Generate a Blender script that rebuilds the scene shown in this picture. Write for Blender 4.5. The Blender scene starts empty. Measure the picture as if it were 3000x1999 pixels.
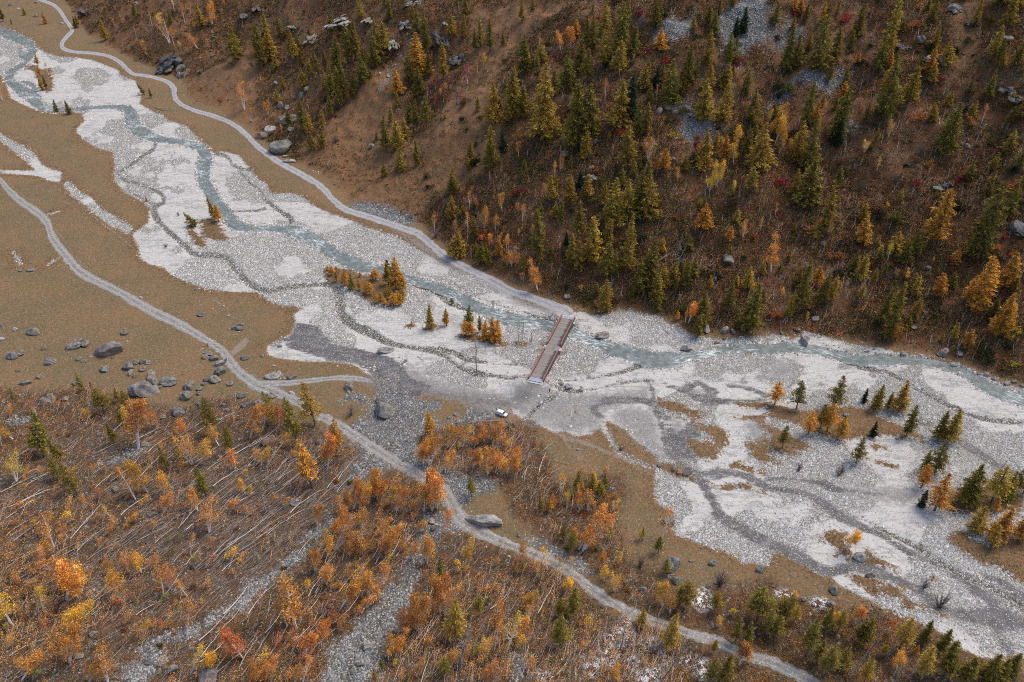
import bpy, math, random
import numpy as np
from mathutils import Vector, Matrix
R = math.radians
# ---------------- camera, sky, sun, exposure ----------------
scene = bpy.context.scene
COL = scene.collection
CAM_H, PITCH, F = 180.0, 35.0, 2400.0          # metres, degrees below the horizon, focal length in units of a 3000 wide frame
cd = bpy.data.cameras.new("camera"); cam = bpy.data.objects.new("camera", cd); COL.objects.link(cam)
cam.location = (0, 0, CAM_H); cam.rotation_euler = (R(90 - PITCH), 0, 0)
cd.sensor_width = 36; cd.lens = F / 3000 * 36; cd.clip_start = 1; cd.clip_end = 6000
scene.camera = cam
SUN_EL, SUN_AZ = 58, 60                        # soft light through high cloud, from the far right
w = bpy.data.worlds.new("World"); scene.world = w; w.use_nodes = True
sky = w.node_tree.nodes.new("ShaderNodeTexSky"); sky.sky_type = 'NISHITA'; sky.sun_disc = False
sky.sun_elevation = R(SUN_EL); sky.sun_rotation = R(SUN_AZ); sky.air_density = 1.0; sky.dust_density = 3.0
w.node_tree.links.new(sky.outputs[0], w.node_tree.nodes['Background'].inputs[0])
w.node_tree.nodes['Background'].inputs[1].default_value = 0.112
sl = bpy.data.lights.new("sun", 'SUN'); sl.energy = 1.1; sl.angle = R(28); sl.color = (1.0, 0.90, 0.74)
so = bpy.data.objects.new("sun", sl); COL.objects.link(so)
sd = Vector((math.sin(R(SUN_AZ)) * math.cos(R(SUN_EL)), math.cos(R(SUN_AZ)) * math.cos(R(SUN_EL)), math.sin(R(SUN_EL))))
so.rotation_euler = sd.to_track_quat('Z', 'Y').to_euler()
scene.view_settings.view_transform = 'Standard'; scene.view_settings.look = 'None'
scene.view_settings.exposure = 0.95; scene.view_settings.gamma = 1.0
scene.cycles.use_denoising = False; scene.cycles.filter_width = 1.0; scene.cycles.sample_clamp_indirect = 4
scene.cycles.max_bounces = 5; scene.cycles.diffuse_bounces = 3; scene.cycles.transparent_max_bounces = 6

rng = np.random.default_rng(7); rnd = random.Random(11)
# ---------------- numeric helpers ----------------
def vn(x, y, seed=0):
    ix = np.floor(x).astype(np.int64); iy = np.floor(y).astype(np.int64); fx = x - ix; fy = y - iy
    fx = fx * fx * (3 - 2 * fx); fy = fy * fy * (3 - 2 * fy)
    def h(a, b):
        n = (a * 374761393 + b * 668265263 + seed * 974634777) & 0x7fffffff
        n = ((n ^ (n >> 13)) * 1274126177) & 0x7fffffff
        return ((n ^ (n >> 16)) & 0xffff) / 65535.0
    return (h(ix, iy) * (1 - fx) + h(ix + 1, iy) * fx) * (1 - fy) + (h(ix, iy + 1) * (1 - fx) + h(ix + 1, iy + 1) * fx) * fy
def fbm(x, y, seed=0, o=4):
    s = 0; a = .5; t = 0
    for k in range(o):
        s = s + a * vn(x * 2 ** k + 17.3 * k, y * 2 ** k - 9.1 * k, seed + k); t += a; a *= .5
    return s / t * 2 - 1
def sstep(a, b, x):
    t = np.clip((x - a) / (b - a), 0, 1); return t * t * (3 - 2 * t)
CP, SP = math.cos(R(PITCH)), math.sin(R(PITCH))
def raydir(u, v):
    a = (np.asarray(u, float) - 1500) / F; b = -(np.asarray(v, float) - 999.5) / F
    return np.stack([a, CP + b * SP, -SP + b * CP], -1)
def project(x, y, z):
    dz = z - CAM_H; dep = y * CP - dz * SP; up = y * SP + dz * CP
    return 1500 + F * x / dep, 999.5 - F * up / dep, dep
def hitz(u, v, z=0.):
    d = raydir(u, v); t = (z - CAM_H) / d[..., 2]; return np.stack([d[..., 0] * t, d[..., 1] * t], -1)
def T(tile, x, y):
    r, c = int(tile[0]), int(tile[1]); return 750 * c + np.asarray(x, float) / 3.136, 500 * r + np.asarray(y, float) / 3.136
def parse(s, n):
    """'20:1,2 3,4 21:5,6' -> native pixel rows [u, v, rest...]; further numbers keep tile units"""
    out = []; tile = None
    for tok in s.split():
        if ':' in tok: tile, tok = tok.split(':')
        if not tok: continue
        q = [float(k) for k in tok.split(',')]; u, v = T(tile, q[0], q[1])
        out.append([float(u), float(v)] + q[2:n])
    return out
# ---------------- terrain grid (a fan of rows, denser near the camera) ----------------
ang = np.concatenate([np.linspace(67, 35, 330, endpoint=False), np.linspace(35, 11.5, 520, endpoint=False), np.linspace(11.5, 5.5, 50)])
GY = CAM_H / np.tan(np.radians(ang)); NR = len(GY); NC = 960
HW = (GY * CP + CAM_H * SP) * 0.625 * 1.32
SX = np.linspace(-1, 1, NC)
X = SX[None, :] * HW[:, None]; Y = np.repeat(GY[:, None], NC, 1)
def gi(A, x, y):
    x = np.asarray(x, float); y = np.asarray(y, float)
    r = np.interp(y, GY, np.arange(NR)); i = np.clip(r.astype(int), 0, NR - 2); fr = r - i
    hw = np.interp(y, GY, HW); c = np.clip((x / hw + 1) / 2 * (NC - 1), 0, NC - 1.001); j = c.astype(int); fc = c - j
    return (A[i, j] * (1 - fc) + A[i, j + 1] * fc) * (1 - fr) + (A[i + 1, j] * (1 - fc) + A[i + 1, j + 1] * fc) * fr
def polydist(x, y, P):
    """distance to an open polyline, arc length of the nearest point, side (+ on the left of its direction)"""
    best = np.full(x.shape, 1e9); arc = np.zeros(x.shape); side = np.zeros(x.shape); s0 = 0
    for (ax, ay), (bx, by) in zip(P[:-1], P[1:]):
        dx, dy = bx - ax, by - ay; L = math.hypot(dx, dy) + 1e-9
        t = np.clip(((x - ax) * dx + (y - ay) * dy) / L / L, 0, 1)
        d = np.hypot(x - ax - t * dx, y - ay - t * dy); m = d < best
        best = np.where(m, d, best); arc = np.where(m, s0 + t * L, arc); side = np.where(m, (dx * (y - ay) - dy * (x - ax)) / L, side); s0 += L
    return best, arc, side
FOOT = "00:-300,-350 120,-330 420,-200 640,80 730,230 800,330 1000,440 1210,560 1420,640 1660,740 1700,900 2000,1020 2352,1230 01:150,1400 400,1530 11:620,80 840,290 1200,400 1500,500 1640,620 1800,790 2100,950 2352,1050 12:200,1150 520,1230 700,1310 1000,1270 1300,1320 1560,1440 1700,1520 13:0,1510 600,1568 23:1000,30 1500,140 1900,250 2352,420 2900,650 3600,1000"
fp = hitz(*np.array(parse(FOOT, 2)).T)
fp = [tuple(p) for p in fp]
Xc, Yc = X[::3, ::3], Y[::3, ::3]
d, arc, side = polydist(Xc, Yc, fp)
sgn = np.where(side > 0, d, -d)
def upsample(A):
    ri = np.arange(NR) / 3.; ci = np.arange(NC) / 3.
    i = np.clip(ri.astype(int), 0, A.shape[0] - 2); j = np.clip(ci.astype(int), 0, A.shape[1] - 2); fr = np.clip(ri - i, 0, 1.7)[:, None]; fc = np.clip(ci - j, 0, 1.7)[None, :]
    i = i[:, None]; j = j[None, :]
    return (A[i, j] * (1 - fc) + A[i, j + 1] * fc) * (1 - fr) + (A[i + 1, j] * (1 - fc) + A[i + 1, j + 1] * fc) * fr
D_HILL = upsample(sgn)
dh = np.maximum(D_HILL, 0)
hill = 0.60 * (np.sqrt(dh * dh + 16) - 4) * sstep(-1, 3, D_HILL)
RC = X * .86 - Y * .51; RD = X * .51 + Y * .86
hill += np.minimum(dh * .17, 13) * (fbm(RC / 55., RD / 160., 3, 3) * 1.3)
hill += np.minimum(dh * .13, 4.2) * fbm(X / 17., Y / 17., 9, 4) * 1.3
lp = [tuple(p) for p in hitz(*np.array([[-900, 1000], [0, 1180], [620, 1230], [1250, 1560], [1900, 1850], [3200, 2250]]).T)]
d, _, side = polydist(Xc, Yc, lp)
D_LOW = upsample(np.where(side < 0, d, -d))
dl = np.maximum(D_LOW, 0)
low = 0.10 * (np.sqrt(dl * dl + 100) - 10)
Z0 = hill + low + 0.35 * fbm(X / 60., Y / 60., 21, 3)
def hit(u, v):
    """first point of the ground seen through a pixel"""
    u = np.atleast_1d(np.asarray(u, float)); v = np.atleast_1d(np.asarray(v, float))
    dd = raydir(u, v); dd = dd / np.linalg.norm(dd, axis=-1, keepdims=True)
    t = np.full(u.shape, 60.); done = np.zeros(u.shape, bool)
    for k in range(500):
        p = dd * t[:, None]; below = (CAM_H + p[:, 2]) < gi(Z0, p[:, 0], p[:, 1])
        done |= below
        if done.all() : break
        t = np.where(done, t, t + 3.5)
    lo, hi = t - 3.5, t
    for k in range(10):
        m = (lo + hi) / 2; p = dd * m[:, None]; b = (CAM_H + p[:, 2]) < gi(Z0, p[:, 0], p[:, 1])
        hi = np.where(b, m, hi); lo = np.where(b, lo, m)
    p = dd * hi[:, None]; return p[:, 0], p[:, 1]
def world(rows):
    a = np.array([r[:2] for r in rows]); x, y = hit(a[:, 0], a[:, 1]); return np.stack([x, y], -1)
CLIP = 9.0
Xh, Yh = X[::2, ::2], Y[::2, ::2]
def sdf(P, out=None):
    """signed distance (inside +, metres) of a closed polygon on the half grid, joined to out"""
    if out is None: out = np.full(Xh.shape, -CLIP)
    m = (Xh > P[:, 0].min() - CLIP) & (Xh < P[:, 0].max() + CLIP) & (Yh > P[:, 1].min() - CLIP) & (Yh < P[:, 1].max() + CLIP)
    if not m.any(): return out
    x = Xh[m]; y = Yh[m]; best = np.full(x.shape, 1e9); ins = np.zeros(x.shape, bool)
    for (ax, ay), (bx, by) in zip(P, np.roll(P, -1, 0)):
        dx, dy = bx - ax, by - ay; L2 = dx * dx + dy * dy + 1e-9
        t = np.clip(((x - ax) * dx + (y - ay) * dy) / L2, 0, 1)
        best = np.minimum(best, (x - ax - t * dx) ** 2 + (y - ay - t * dy) ** 2)
        if ay != by:
            ins ^= ((ay > y) != (by > y)) & (x < (bx - ax) * (y - ay) / (by - ay) + ax)
    s = np.sqrt(best) * np.where(ins, 1, -1)
    out[m] = np.maximum(out[m], np.clip(s, -CLIP, CLIP)); return out
def smooth(rows, k=4):
    a = np.array(rows); out = []
    for i in range(len(a) - 1):
        p0, p1, p2, p3 = a[max(i - 1, 0)], a[i], a[i + 1], a[min(i + 2, len(a) - 1)]
        for j in range(k):
            t = j / k; out.append(.5 * (2 * p1 + (p2 - p0) * t + (2 * p0 - 5 * p1 + 4 * p2 - p3) * t * t + (3 * p1 - p0 - 3 * p2 + p3) * t ** 3))
    out.append(a[-1]); return np.array(out)
def ribbon(s, k=4, wd=None):
    """the two banks of a channel or road traced as centre line and width; world coordinates"""
    rows = parse(s, 3)
    for r in rows:
        if len(r) < 3: r.append(wd)
    c = smooth(rows, k); tg = np.gradient(c[:, :2], axis=0); tg /= np.linalg.norm(tg, axis=1, keepdims=True) + 1e-9
    n = np.stack([tg[:, 1], -tg[:, 0]], -1); hwid = c[:, 2:3] / 3.136 / 2
    return world(c[:, :2] + n * hwid), world(c[:, :2] - n * hwid), world(c[:, :2])
def rib_sdf(s, out, k=3, wd=None):
    l, r, c = ribbon(s, k, wd); return sdf(np.concatenate([l, r[::-1]]), out)
def poly_sdf(s, out): return sdf(world(parse(s, 2)), out)
def noisy(x, y, sc, seed): return fbm(x / sc, y / sc, seed, 3)
# ---------------- outlines traced on the ground: row and column of a 4 x 4 map sheet, then sheet units ----------------
GRAVEL = """00:-400,150 0,230 60,270 150,300 230,330 300,370 330,430 440,490 560,520 700,530 850,550 930,580 1080,640 1110,690 1240,740 1310,830 1280,950 1400,1020 1480,1050 1560,1110 1720,1160 1800,1250 1870,1320 1930,1390 2050,1390 2200,1430 2290,1540
11:20,80 90,110 140,215 330,205 430,240 560,340 680,390 830,440 1000,510 1150,560 1280,600 1420,680 1560,760 1700,840 1850,920 1960,960 2100,1010 2352,1150
12:0,1170 130,1220 250,1260 360,1290 450,1320 600,1320 720,1330 850,1330 960,1290 1080,1280 1200,1320 1350,1340 1440,1390 1560,1450 1660,1520 1800,1530 1900,1550 2352,1520 13:0,1500 110,1510 250,1540 330,1480 500,1520 700,1568
23:750,20 1050,60 1200,110 1450,140 1600,190 1800,230 2000,310 2200,400 2352,440 3200,800 3400,2400
33:3000,1700 2352,1350 2290,1290 2200,1330 2100,1360 1900,1300 1800,1260 1700,1200 1640,1130 1510,1060 1400,1010 1300,980 1240,950 1000,840 800,740 660,670 600,600 500,570 420,540 300,460 180,400 80,370 30,400 0,480
32:2330,490 2200,460 2120,470 2050,400 1900,340 1800,310 1650,260 1530,220 1470,160 1500,100 1480,0
22:1330,1480 1310,1380 1320,1230 1340,1150 1330,1050 1200,960 1100,880 1060,820 880,730 830,740 800,800 700,860 600,870 510,840 470,830 380,830 250,770 130,720 0,650 21:2352,560 2100,540 1500,450 1300,440 1050,320 1000,280 920,220 700,190 450,180 200,150 100,110 110,40 180,0
11:330,1500 340,1440 360,1380 350,1310 440,1260 340,1240 250,1240 130,1200 0,1110 10:2352,1115 2100,1110 1900,1090 1750,1030 1580,960 1500,890 1350,850 1290,800 1270,700 1230,620 1220,590 1250,560 1360,480 1380,350 1330,290 1150,200 1060,100 1040,0
00:1060,1568 1050,1400 930,1370 840,1330 760,1270 700,1210 720,1160 780,1110 750,1040 640,1030 500,1020 330,1010 280,990 190,950 100,900 60,780 60,740 0,690 -400,600"""
GRAVEL_STRIPS = ["00:-60,1230,50 0,1260,60 100,1320,70 200,1390,90 280,1450,100 350,1530,80 10:440,30,110 560,60,90", "10:600,110,60 700,210,70 820,290,90 900,370,70 1000,420,60 1100,490,70 1200,560,80", "10:880,380,40 960,440,40 1060,510,50", "10:0,10,30 150,15,35 350,25,50 450,50,70",
 "22:820,740,40 880,850,45 950,970,40 1040,1060,40 1180,1110,35 1300,1170,25", "10:120,740,25 160,800,35 190,870,30", "10:430,410,12 550,372,12", "10:410,880,14 540,810,14"]
GRAVEL_BITS = ["21:80,340 130,290 240,280 250,330 180,350", "11:520,0 600,10 590,30"]
VEG = ["00:220,600 300,600 380,640 470,620 490,760 480,830 430,850 380,800 350,720 300,640 240,640", "10:1700,450 1770,500 1800,560 1860,640 1910,680 1890,710 1830,700 1770,650 1730,570", "10:1840,450 1950,440 2040,510 2050,570 2100,620 2080,640 1970,640 1870,620 1850,530",
 "11:620,890 760,900 900,900 960,960 1060,960 1180,980 1380,1040 1370,1180 1300,1250 1200,1240 1100,1220 1000,1180 900,1090 800,1050 640,1030", "11:1370,1440 1400,1400 1460,1400 1450,1440 1390,1455", "11:1550,1440 1640,1400 1690,1420 1600,1470", "11:1850,1500 2000,1490 2200,1530 2300,1568 1900,1550", "21:2050,0 2352,0 2300,40 2150,50", "22:0,0 140,0 120,50 30,40",
 "22:1330,520 1480,540 1640,620 1800,640 1750,700 1600,690 1450,640 1340,590", "22:1540,700 1650,730 1900,790 1980,820 1990,960 1900,960 1850,890 1750,820 1680,780", "22:1550,900 1680,910 1850,930 1930,1020 1880,1090 1740,1080 1640,1000", "22:2080,680 2352,680 2352,860 2320,860 2220,720 2100,700", "22:2150,920 2230,920 2352,860 2352,1140 2260,1090 2200,1040",
 "22:2000,1100 2150,1130 2300,1210 2200,1200 2020,1150", "22:1900,550 2352,560 2352,610 2100,590", "22:1340,1090 1500,1130 1640,1180 1720,1300 1650,1290 1500,1220 1400,1200", "22:1750,1270 1900,1320 2100,1300 2352,1350 2300,1390 2100,1350 1900,1340",
 "23:0,560 150,600 300,640 600,600 750,590 900,620 1000,680 1150,740 1350,820 1480,900 1400,920 1200,870 1000,860 900,900 720,900 600,900 480,850 300,760 200,740 0,700", "23:0,760 100,800 200,860 380,940 360,1000 230,1050 100,1030 0,1010", "23:930,930 1080,980 1000,990", "23:880,1060 1000,1080 1190,1140 1170,1165 1050,1130 930,1090", "23:0,1040 160,1130 100,1140 0,1080",
 "33:450,210 600,170 700,200 780,400 880,420 900,330 950,380 1080,460 1250,520 1150,530 1000,500 850,470 760,430 640,400 600,300", "33:740,580 900,560 1050,640 1200,700 1250,770 1350,830 1450,880 1600,930 1700,1000 1600,980 1500,900 1380,880 1250,900 1240,800 1050,770 960,760 900,710 800,640",
 "33:1640,250 1760,150 1900,260 2000,310 2352,220 2700,400 2700,800 2352,650 2250,600 2130,520 2000,490 1900,440 1700,310", "33:1210,660 1360,725 1260,715", "13:0,1540 200,1560 250,1568", "23:1700,1350 2352,1300 2352,1568 1700,1568 1500,1500", "12:740,1050 760,1050 760,1060"]
SILT = ["11:370,1390 560,1430 600,1490 700,1568 230,1568 340,1500", "21:230,0 500,0 900,60 1200,130 1350,220 1400,330 1600,400 1450,440 1330,430 1180,390 1080,320 1000,240 900,190 700,170 560,130 330,60",
 "22:850,510 1280,520 1300,600 1150,560 950,560 750,600 850,700 780,690 700,620", "22:1440,740 1510,850 1600,790 1620,750 1680,800 1740,880 1640,890 1560,920 1640,1000 1700,1090 1600,1070 1500,1030 1440,960 1420,850", "22:1370,650 1440,690 1470,730 1390,740", "33:1850,910 2000,870 2100,850 2352,950 2600,1050 2600,1150 2352,1050 2150,1070 2050,1050 1950,1000", "22:130,700 220,740 200,780 130,750", "21:1180,380 1330,420 1500,450 1520,500 1400,520 1330,560 1290,640 1230,720 1200,800 1170,760 1230,640 1270,560 1250,470 1120,420"]
SILT_R = ["22:1270,370,20 1290,450,24 1320,600,34 1380,780,36 1400,900,40 1430,1010,44 1500,1060,44 1580,1140,44 1660,1210,60", "22:1600,430,40 1720,380,40 1790,420,50", "22:1760,420,70 1880,470,60 1800,500,50 1900,540,45 2100,540,35 2352,530,25", "22:1980,400,20 2200,440,30 2352,500,35", "22:1400,390,20 1550,430,30 1650,490,45 1780,540,60 1900,560,40",
 "22:1740,1220,30 1900,1180,40 2100,1220,50 2250,1280,60 2352,1340,60 23:0,1350,50 250,1375,50 400,1430,60 550,1510,70 33:620,10,80 750,70,80 900,150,60 1000,180,50 1150,270,50 1300,370,50 1450,420,45 1600,500,40 1750,570,60 1900,700,70 2050,800,60 2150,860,70", "22:1740,1250,20 1900,1240,30 2050,1200,30", "22:1680,1210,80 1760,1320,60 1820,1420,50 1900,1568,70",
 "23:0,1260,16 300,1270,24 500,1290,60 600,1345,60 700,1365,40 1050,1412,16", "23:1390,720,40 1500,770,50", "23:1730,910,40 1850,970,60 2000,1060,60 2150,1160,50 2300,1200,40", "32:1860,-10,70 1950,60,80 2100,140,90 2250,230,100 2352,290,100 33:0,285,90 150,340,90 300,420,90 450,500,90 600,545,90 750,500,80 900,530,80 1050,570,90 1200,620,60 1400,720,60 1500,830,80 1600,890,60 1750,930,80 1900,960,90 2050,960,90",
 "33:2000,590,30 2100,620,50 2220,690,60 2352,780,80 2600,900,90", "33:2090,1080,20 2150,1170,40 2230,1280,40", "21:900,150,60 1100,220,90 1300,330,110 1420,400,100 1600,430,60", "21:1100,430,16 1280,600,24 1200,820,20 1150,930,30"]
PALESILT = ["22:940,620 1150,600 1320,660 1340,800 1370,900 1400,1040 1330,1050 1200,960 1100,880 1080,820 930,740", "21:1350,200 1500,280 1900,400 2352,470 2352,700 2200,680 1900,560 1500,460 1330,430", "22:0,400 160,380 300,400 420,480 900,480 1250,420 1280,520 850,640 800,800 500,840 130,720 0,600", "22:1450,720 1600,760 1560,840 1500,850", "31:1450,0 1500,20 1470,30", "23:0,200 150,160 240,260 200,350 0,340", "23:540,1280 1000,1330 1500,1400 1300,1500 700,1400", "22:2150,720 2300,740 2320,860 2240,930 2150,850",
 "11:1250,520 1700,780 2100,980 2352,1120 2352,1180 2100,1040 1700,860", "12:0,1150 500,1300 560,1340 420,1330 0,1210"]
RILLS = ["00:1430,1290,30 1400,1370,40 1300,1430,30 1200,1510,30 1090,1568,25", "00:1580,1330,12 1600,1400,12 1560,1450,12 1600,1540,12", "00:1950,1400,40 2080,1430,30 2150,1520,30 2300,1560,30", "10:1060,0,25 1130,80,30 1250,110,35 1380,160,35 1480,210,40 1500,280,40 1420,330,50 1420,400,70 1480,490,50 1600,600,50 1700,690,60 1800,760,50 1950,770,50 2080,800,50 2150,890,60 2250,1000,60 2352,1070,50 11:130,1100,50 250,1070,50 400,1050,40 560,1040,40 680,1050,50 760,1120,80 770,1230,90 790,1320,90 880,1410,90 1000,1460,90 1100,1510,80 1180,1560,70 21:1300,30,40 1500,60,50 1700,110,50 1800,180,40 1900,250,40 2050,290,50 2200,310,40 2352,330,40 22:60,320,40",
 "10:1170,20,20 1150,100,20 1190,190,20 1280,240,20 1400,310,20", "10:2200,0,25 2280,90,30 2352,150,25 11:40,180,25 90,270,30 200,350,40 300,420,60 330,480,60", "10:2100,370,15 2352,360,20 11:90,340,30", "11:1700,980,10 1900,1080,12 2000,1130,12 2150,1200,12 2350,1270,14", "11:1380,1010,40 1500,1060,40 1650,1110,50 1750,1190,60 1900,1250,50 2000,1270,40", "21:1500,50,30 1700,60,40 1850,110,60 1950,160,50 2150,190,22 2352,200,22 22:150,200,24",
 "22:380,400,40 430,440,40 600,450,40 750,430,25 900,400,25 1050,370,30 1200,350,30 1300,370,30", "22:400,370,30 550,350,20 700,330,25 850,310,30 1000,280,40 1100,240,50 1200,200,50", "22:420,480,20 380,510,40 280,560,40 200,620,40 150,690,35 50,770,30 10,850,30 10,950,25", "22:525,480,12 550,560,14 570,640,14 540,730,14 490,790,14 460,860,14", "22:890,830,10 940,930,15 1000,1000,15 1060,1060,15 1200,1120,15 1310,1180,12",
 "21:1380,150,60 1330,220,20 1300,380,30 1310,450,30 1300,560,25 1300,620,30 1250,700,25 1190,800,20 1190,870,20", "21:1100,200,30 1110,320,25 1250,360,20", "21:1250,920,40 1180,1010,40 1090,1080,50 1000,1160,40 950,1230,30", "21:1200,1040,25 1300,1110,20 1480,1130,15", "31:1640,80,40 1540,260,40 1480,370,40 1430,520,40 1370,630,40 1300,720,60 1200,830,60 1150,950,60 1080,1080,70 1010,1160,60 930,1230,40 870,1350,60 850,1450,60 830,1568,60",
 "23:640,160,30 760,190,50 900,240,50 1100,280,50 1230,350,40 1330,410,30 1450,470,40 1600,550,40 1750,620,50 1900,680,40 2100,720,50 2352,740,50", "23:1330,560,20 1400,700,30 1500,760,20", "33:720,-10,20 850,60,20 950,90,20 1100,180,50 1250,250,50 1400,330,50 1500,400,50 1700,530,50 1900,620,60 2100,720,60 2352,880,60 2500,950,60", "33:640,660,12 800,760,12 1000,850,14 1240,960,14 1390,1030,12", "10:110,140,8 200,200,10 300,290,10 400,380,12 480,470,12 540,570,12 620,660,12 680,780,12 800,880,12 900,970,12 1050,1040,10 1200,1100,8 1320,1160,8", "30:2100,880,16 1950,1080,16 1850,1150,14"]
RUBBLE = ["21:1080,420 1180,400 1330,440 1500,540 1720,550 1700,620 1500,650 1530,700 1600,720 1750,750 1870,730 1980,600 2200,640 2230,720 1980,740 1700,780 1650,830 1520,870 1490,1000 1480,1100 1600,1130 1700,1200 2000,1240 2250,1290 2180,1380 2000,1440 1900,1500 1930,1568 1750,1568 1700,1500 1640,1430 1700,1330 1600,1310 1450,1290 1300,1200 1200,1170 1100,1200 960,1290 800,1330 830,1260 870,1130 950,1090 930,1010 870,940 850,860 800,780 900,740 1030,700 1030,600 1060,560 1090,500",
 "31:1450,0 1800,0 1850,60 1950,190 1700,200 1600,330 1500,480 1500,620 1440,780 1350,950 1330,1060 1210,1200 1150,1400 1060,1568 1000,1800 400,1800 560,1568 620,1400 680,1250 850,1100 1000,900 1100,770 1250,650 1350,480 1450,330 1480,180", "20:70,730 150,690 280,700 270,760 100,770", "20:900,1130 1200,980 1330,930 1340,1010 1100,1120 960,1170", "32:180,250 300,260 560,400 730,500 620,560 520,480 350,380 200,310",
 "02:1950,60 2352,-100 2352,420 2150,480 2050,650 1950,560 1900,350 1880,200", "02:1440,900 1700,960 1800,1100 1950,1200 1600,1330 1500,1200 1560,1100 1380,1000", "03:60,250 180,170 340,250 300,400 150,460 0,440 0,-100", "03:60,780 600,660 820,640 760,720 560,860 450,830 250,760 220,920 100,960 60,1060 0,1000 0,900 100,830", "03:730,1080 850,1150 700,1290 680,1240", "11:870,290 1000,280 1200,330 1400,400 1470,480 1350,510 1100,440 900,380", "30:820,700 900,640 1000,700 900,800", "02:1300,200 1550,180 1700,120 1650,350 1400,420 1250,330"]
RUBBLE_R = ["21:810,520,40 920,510,90 1010,570,70", "31:720,90,60 500,230,80 400,390,120 250,520,130 100,640,100 0,700,90", "30:2352,680,110 2200,850,130 2050,930,90 1800,1080,110 1500,1180,140 1350,1400,220 1200,1550,240", "01:1460,280,14 1350,480,24 1280,600,18 1230,700,26 1150,860,16", "32:0,1300,60 60,1450,80 100,1568,60"]
SNOW = ["32:820,1200 1000,1060 1100,1100 1080,1200 900,1250", "32:680,1360 760,1350 760,1480 700,1440", "32:850,1280 980,1270 920,1400 850,1380", "32:1060,1340 1160,1360 1130,1430", "32:1380,1290 1450,1290 1440,1400 1370,1360", "32:1170,1480 1330,1440 1350,1540 1200,1568", "32:1660,740 1780,730 1830,860 1750,880 1690,820", "32:1590,1360 1750,1370 1740,1500", "32:1180,1180 1300,1180 1260,1240", "32:240,1500 300,1490 260,1560", "33:100,740 190,750 180,780 110,780", "33:430,820 510,820 490,860 430,860", "32:1020,1000 1080,1010 1050,1060"]
FOREST = """20:-500,380 0,420 150,450 400,470 640,440 900,440 1150,560 1400,600 1700,620 1900,540 2200,540 2352,560 21:150,620 300,700 500,780 700,860 860,960 930,1010 950,1090 870,1130 800,1330 960,1290 1100,1200 1300,1200 1450,1290 1600,1310 1700,1330 1640,1430
31:1800,200 1950,190 2050,250 2352,370 32:300,480 480,560 660,720 800,820 1100,980 1400,1100 1800,1220 2352,1430 33:300,1568 700,2100 30:-500,2300"""
FOREST2 = ["21:1480,900 1650,830 1980,740 2352,760 22:200,800 350,1150 380,1300 1000,1230 1050,1400 950,1568 32:1100,600 900,740 700,500 560,400 300,260 22:0,1568 21:2250,1290 1700,1200 1480,1100", "32:700,500 1100,600 1300,500 1600,850 2000,700 2352,600 33:300,800 1200,950 1640,1150 1700,1210 2100,1370 3000,1800 3000,2200 300,1500 0,1310 32:1900,1150 1200,930 950,820"]
RIVER = """00:-400,160,50 -100,250,60 0,280,80 100,330,90 200,360,80 270,410,80 300,460,70 250,520,80 220,580,50 130,640,50 80,710,90 130,780,80 220,850,110 300,890,120 350,960,80 430,1000,50 560,1010,40 700,1000,38 850,985,35 1000,980,32 1130,985,50 1190,1030,110 1210,1110,130 1260,1180,125 1380,1250,85 1500,1280,55 1700,1310,50 1820,1350,80 1890,1420,100 1880,1500,120
10:1860,0,120 1880,100,110 1930,200,110 1990,290,110 2060,370,100 2100,430,110 2150,490,100 2250,515,70 11:0,525,45 150,530,45 280,535,80 400,575,110 520,630,110 620,700,110 750,780,110 900,850,110 1050,890,90 1200,920,80 1330,960,60 1450,1000,70 1600,1040,70 1750,1100,80 1900,1170,90 2000,1230,100 2150,1310,110 2250,1340,120
12:0,1365,120 150,1390,110 300,1420,110 400,1450,100 500,1480,100 620,1520,90 22:740,-10,90 850,30,90 950,70,110 1080,110,120 1200,140,130 1330,165,140 1450,170,130 1600,140,100 1750,110,80 1900,90,75 2050,70,75 2200,60,90 23:0,70,80 150,50,95 300,60,85 450,80,80 600,110,80 750,150,80 900,170,75 1000,160,105 1150,165,95 1300,170,80 1500,190,70 1650,230,80 1800,280,85 1900,340,95 2050,430,110 2200,490,110 2352,540,120 2600,640,130 3000,800,130"""
RIVER2 = ["00:180,430,40 190,490,60 230,540,50", "00:200,740,20 300,780,40 320,850,60"]
UPROAD = """00:300,-40,30 370,0,32 480,40,36 550,100,38 600,180,40 650,250,42 660,290,42 620,330,44 580,380,44 565,425,46 605,458,40 700,480,32 850,490,32 970,510,34 1060,545,42 1130,600,46 1180,650,44 1240,685,34 1330,695,34 1440,720,36 1540,755,46 1595,810,56 1600,870,52 1630,930,50 1700,980,42 1800,1020,44 1950,1065,46 2100,1120,50 2220,1200,56 2310,1290,58 01:0,1335,60 60,1385,62 150,1450,62 250,1515,64 11:350,0,66 450,55,66 560,120,66 640,190,66 700,260,66 780,330,66 880,380,66 1050,430,66 1200,480,68 1350,530,72 1480,575,76 1570,640,84 1640,710,84 1750,790,80 1850,855,80 2000,930,80 2150,1000,84 12:0,1110,88 150,1160,90 300,1215,96 400,1260,110 490,1300,120 540,1340,105"""
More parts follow.
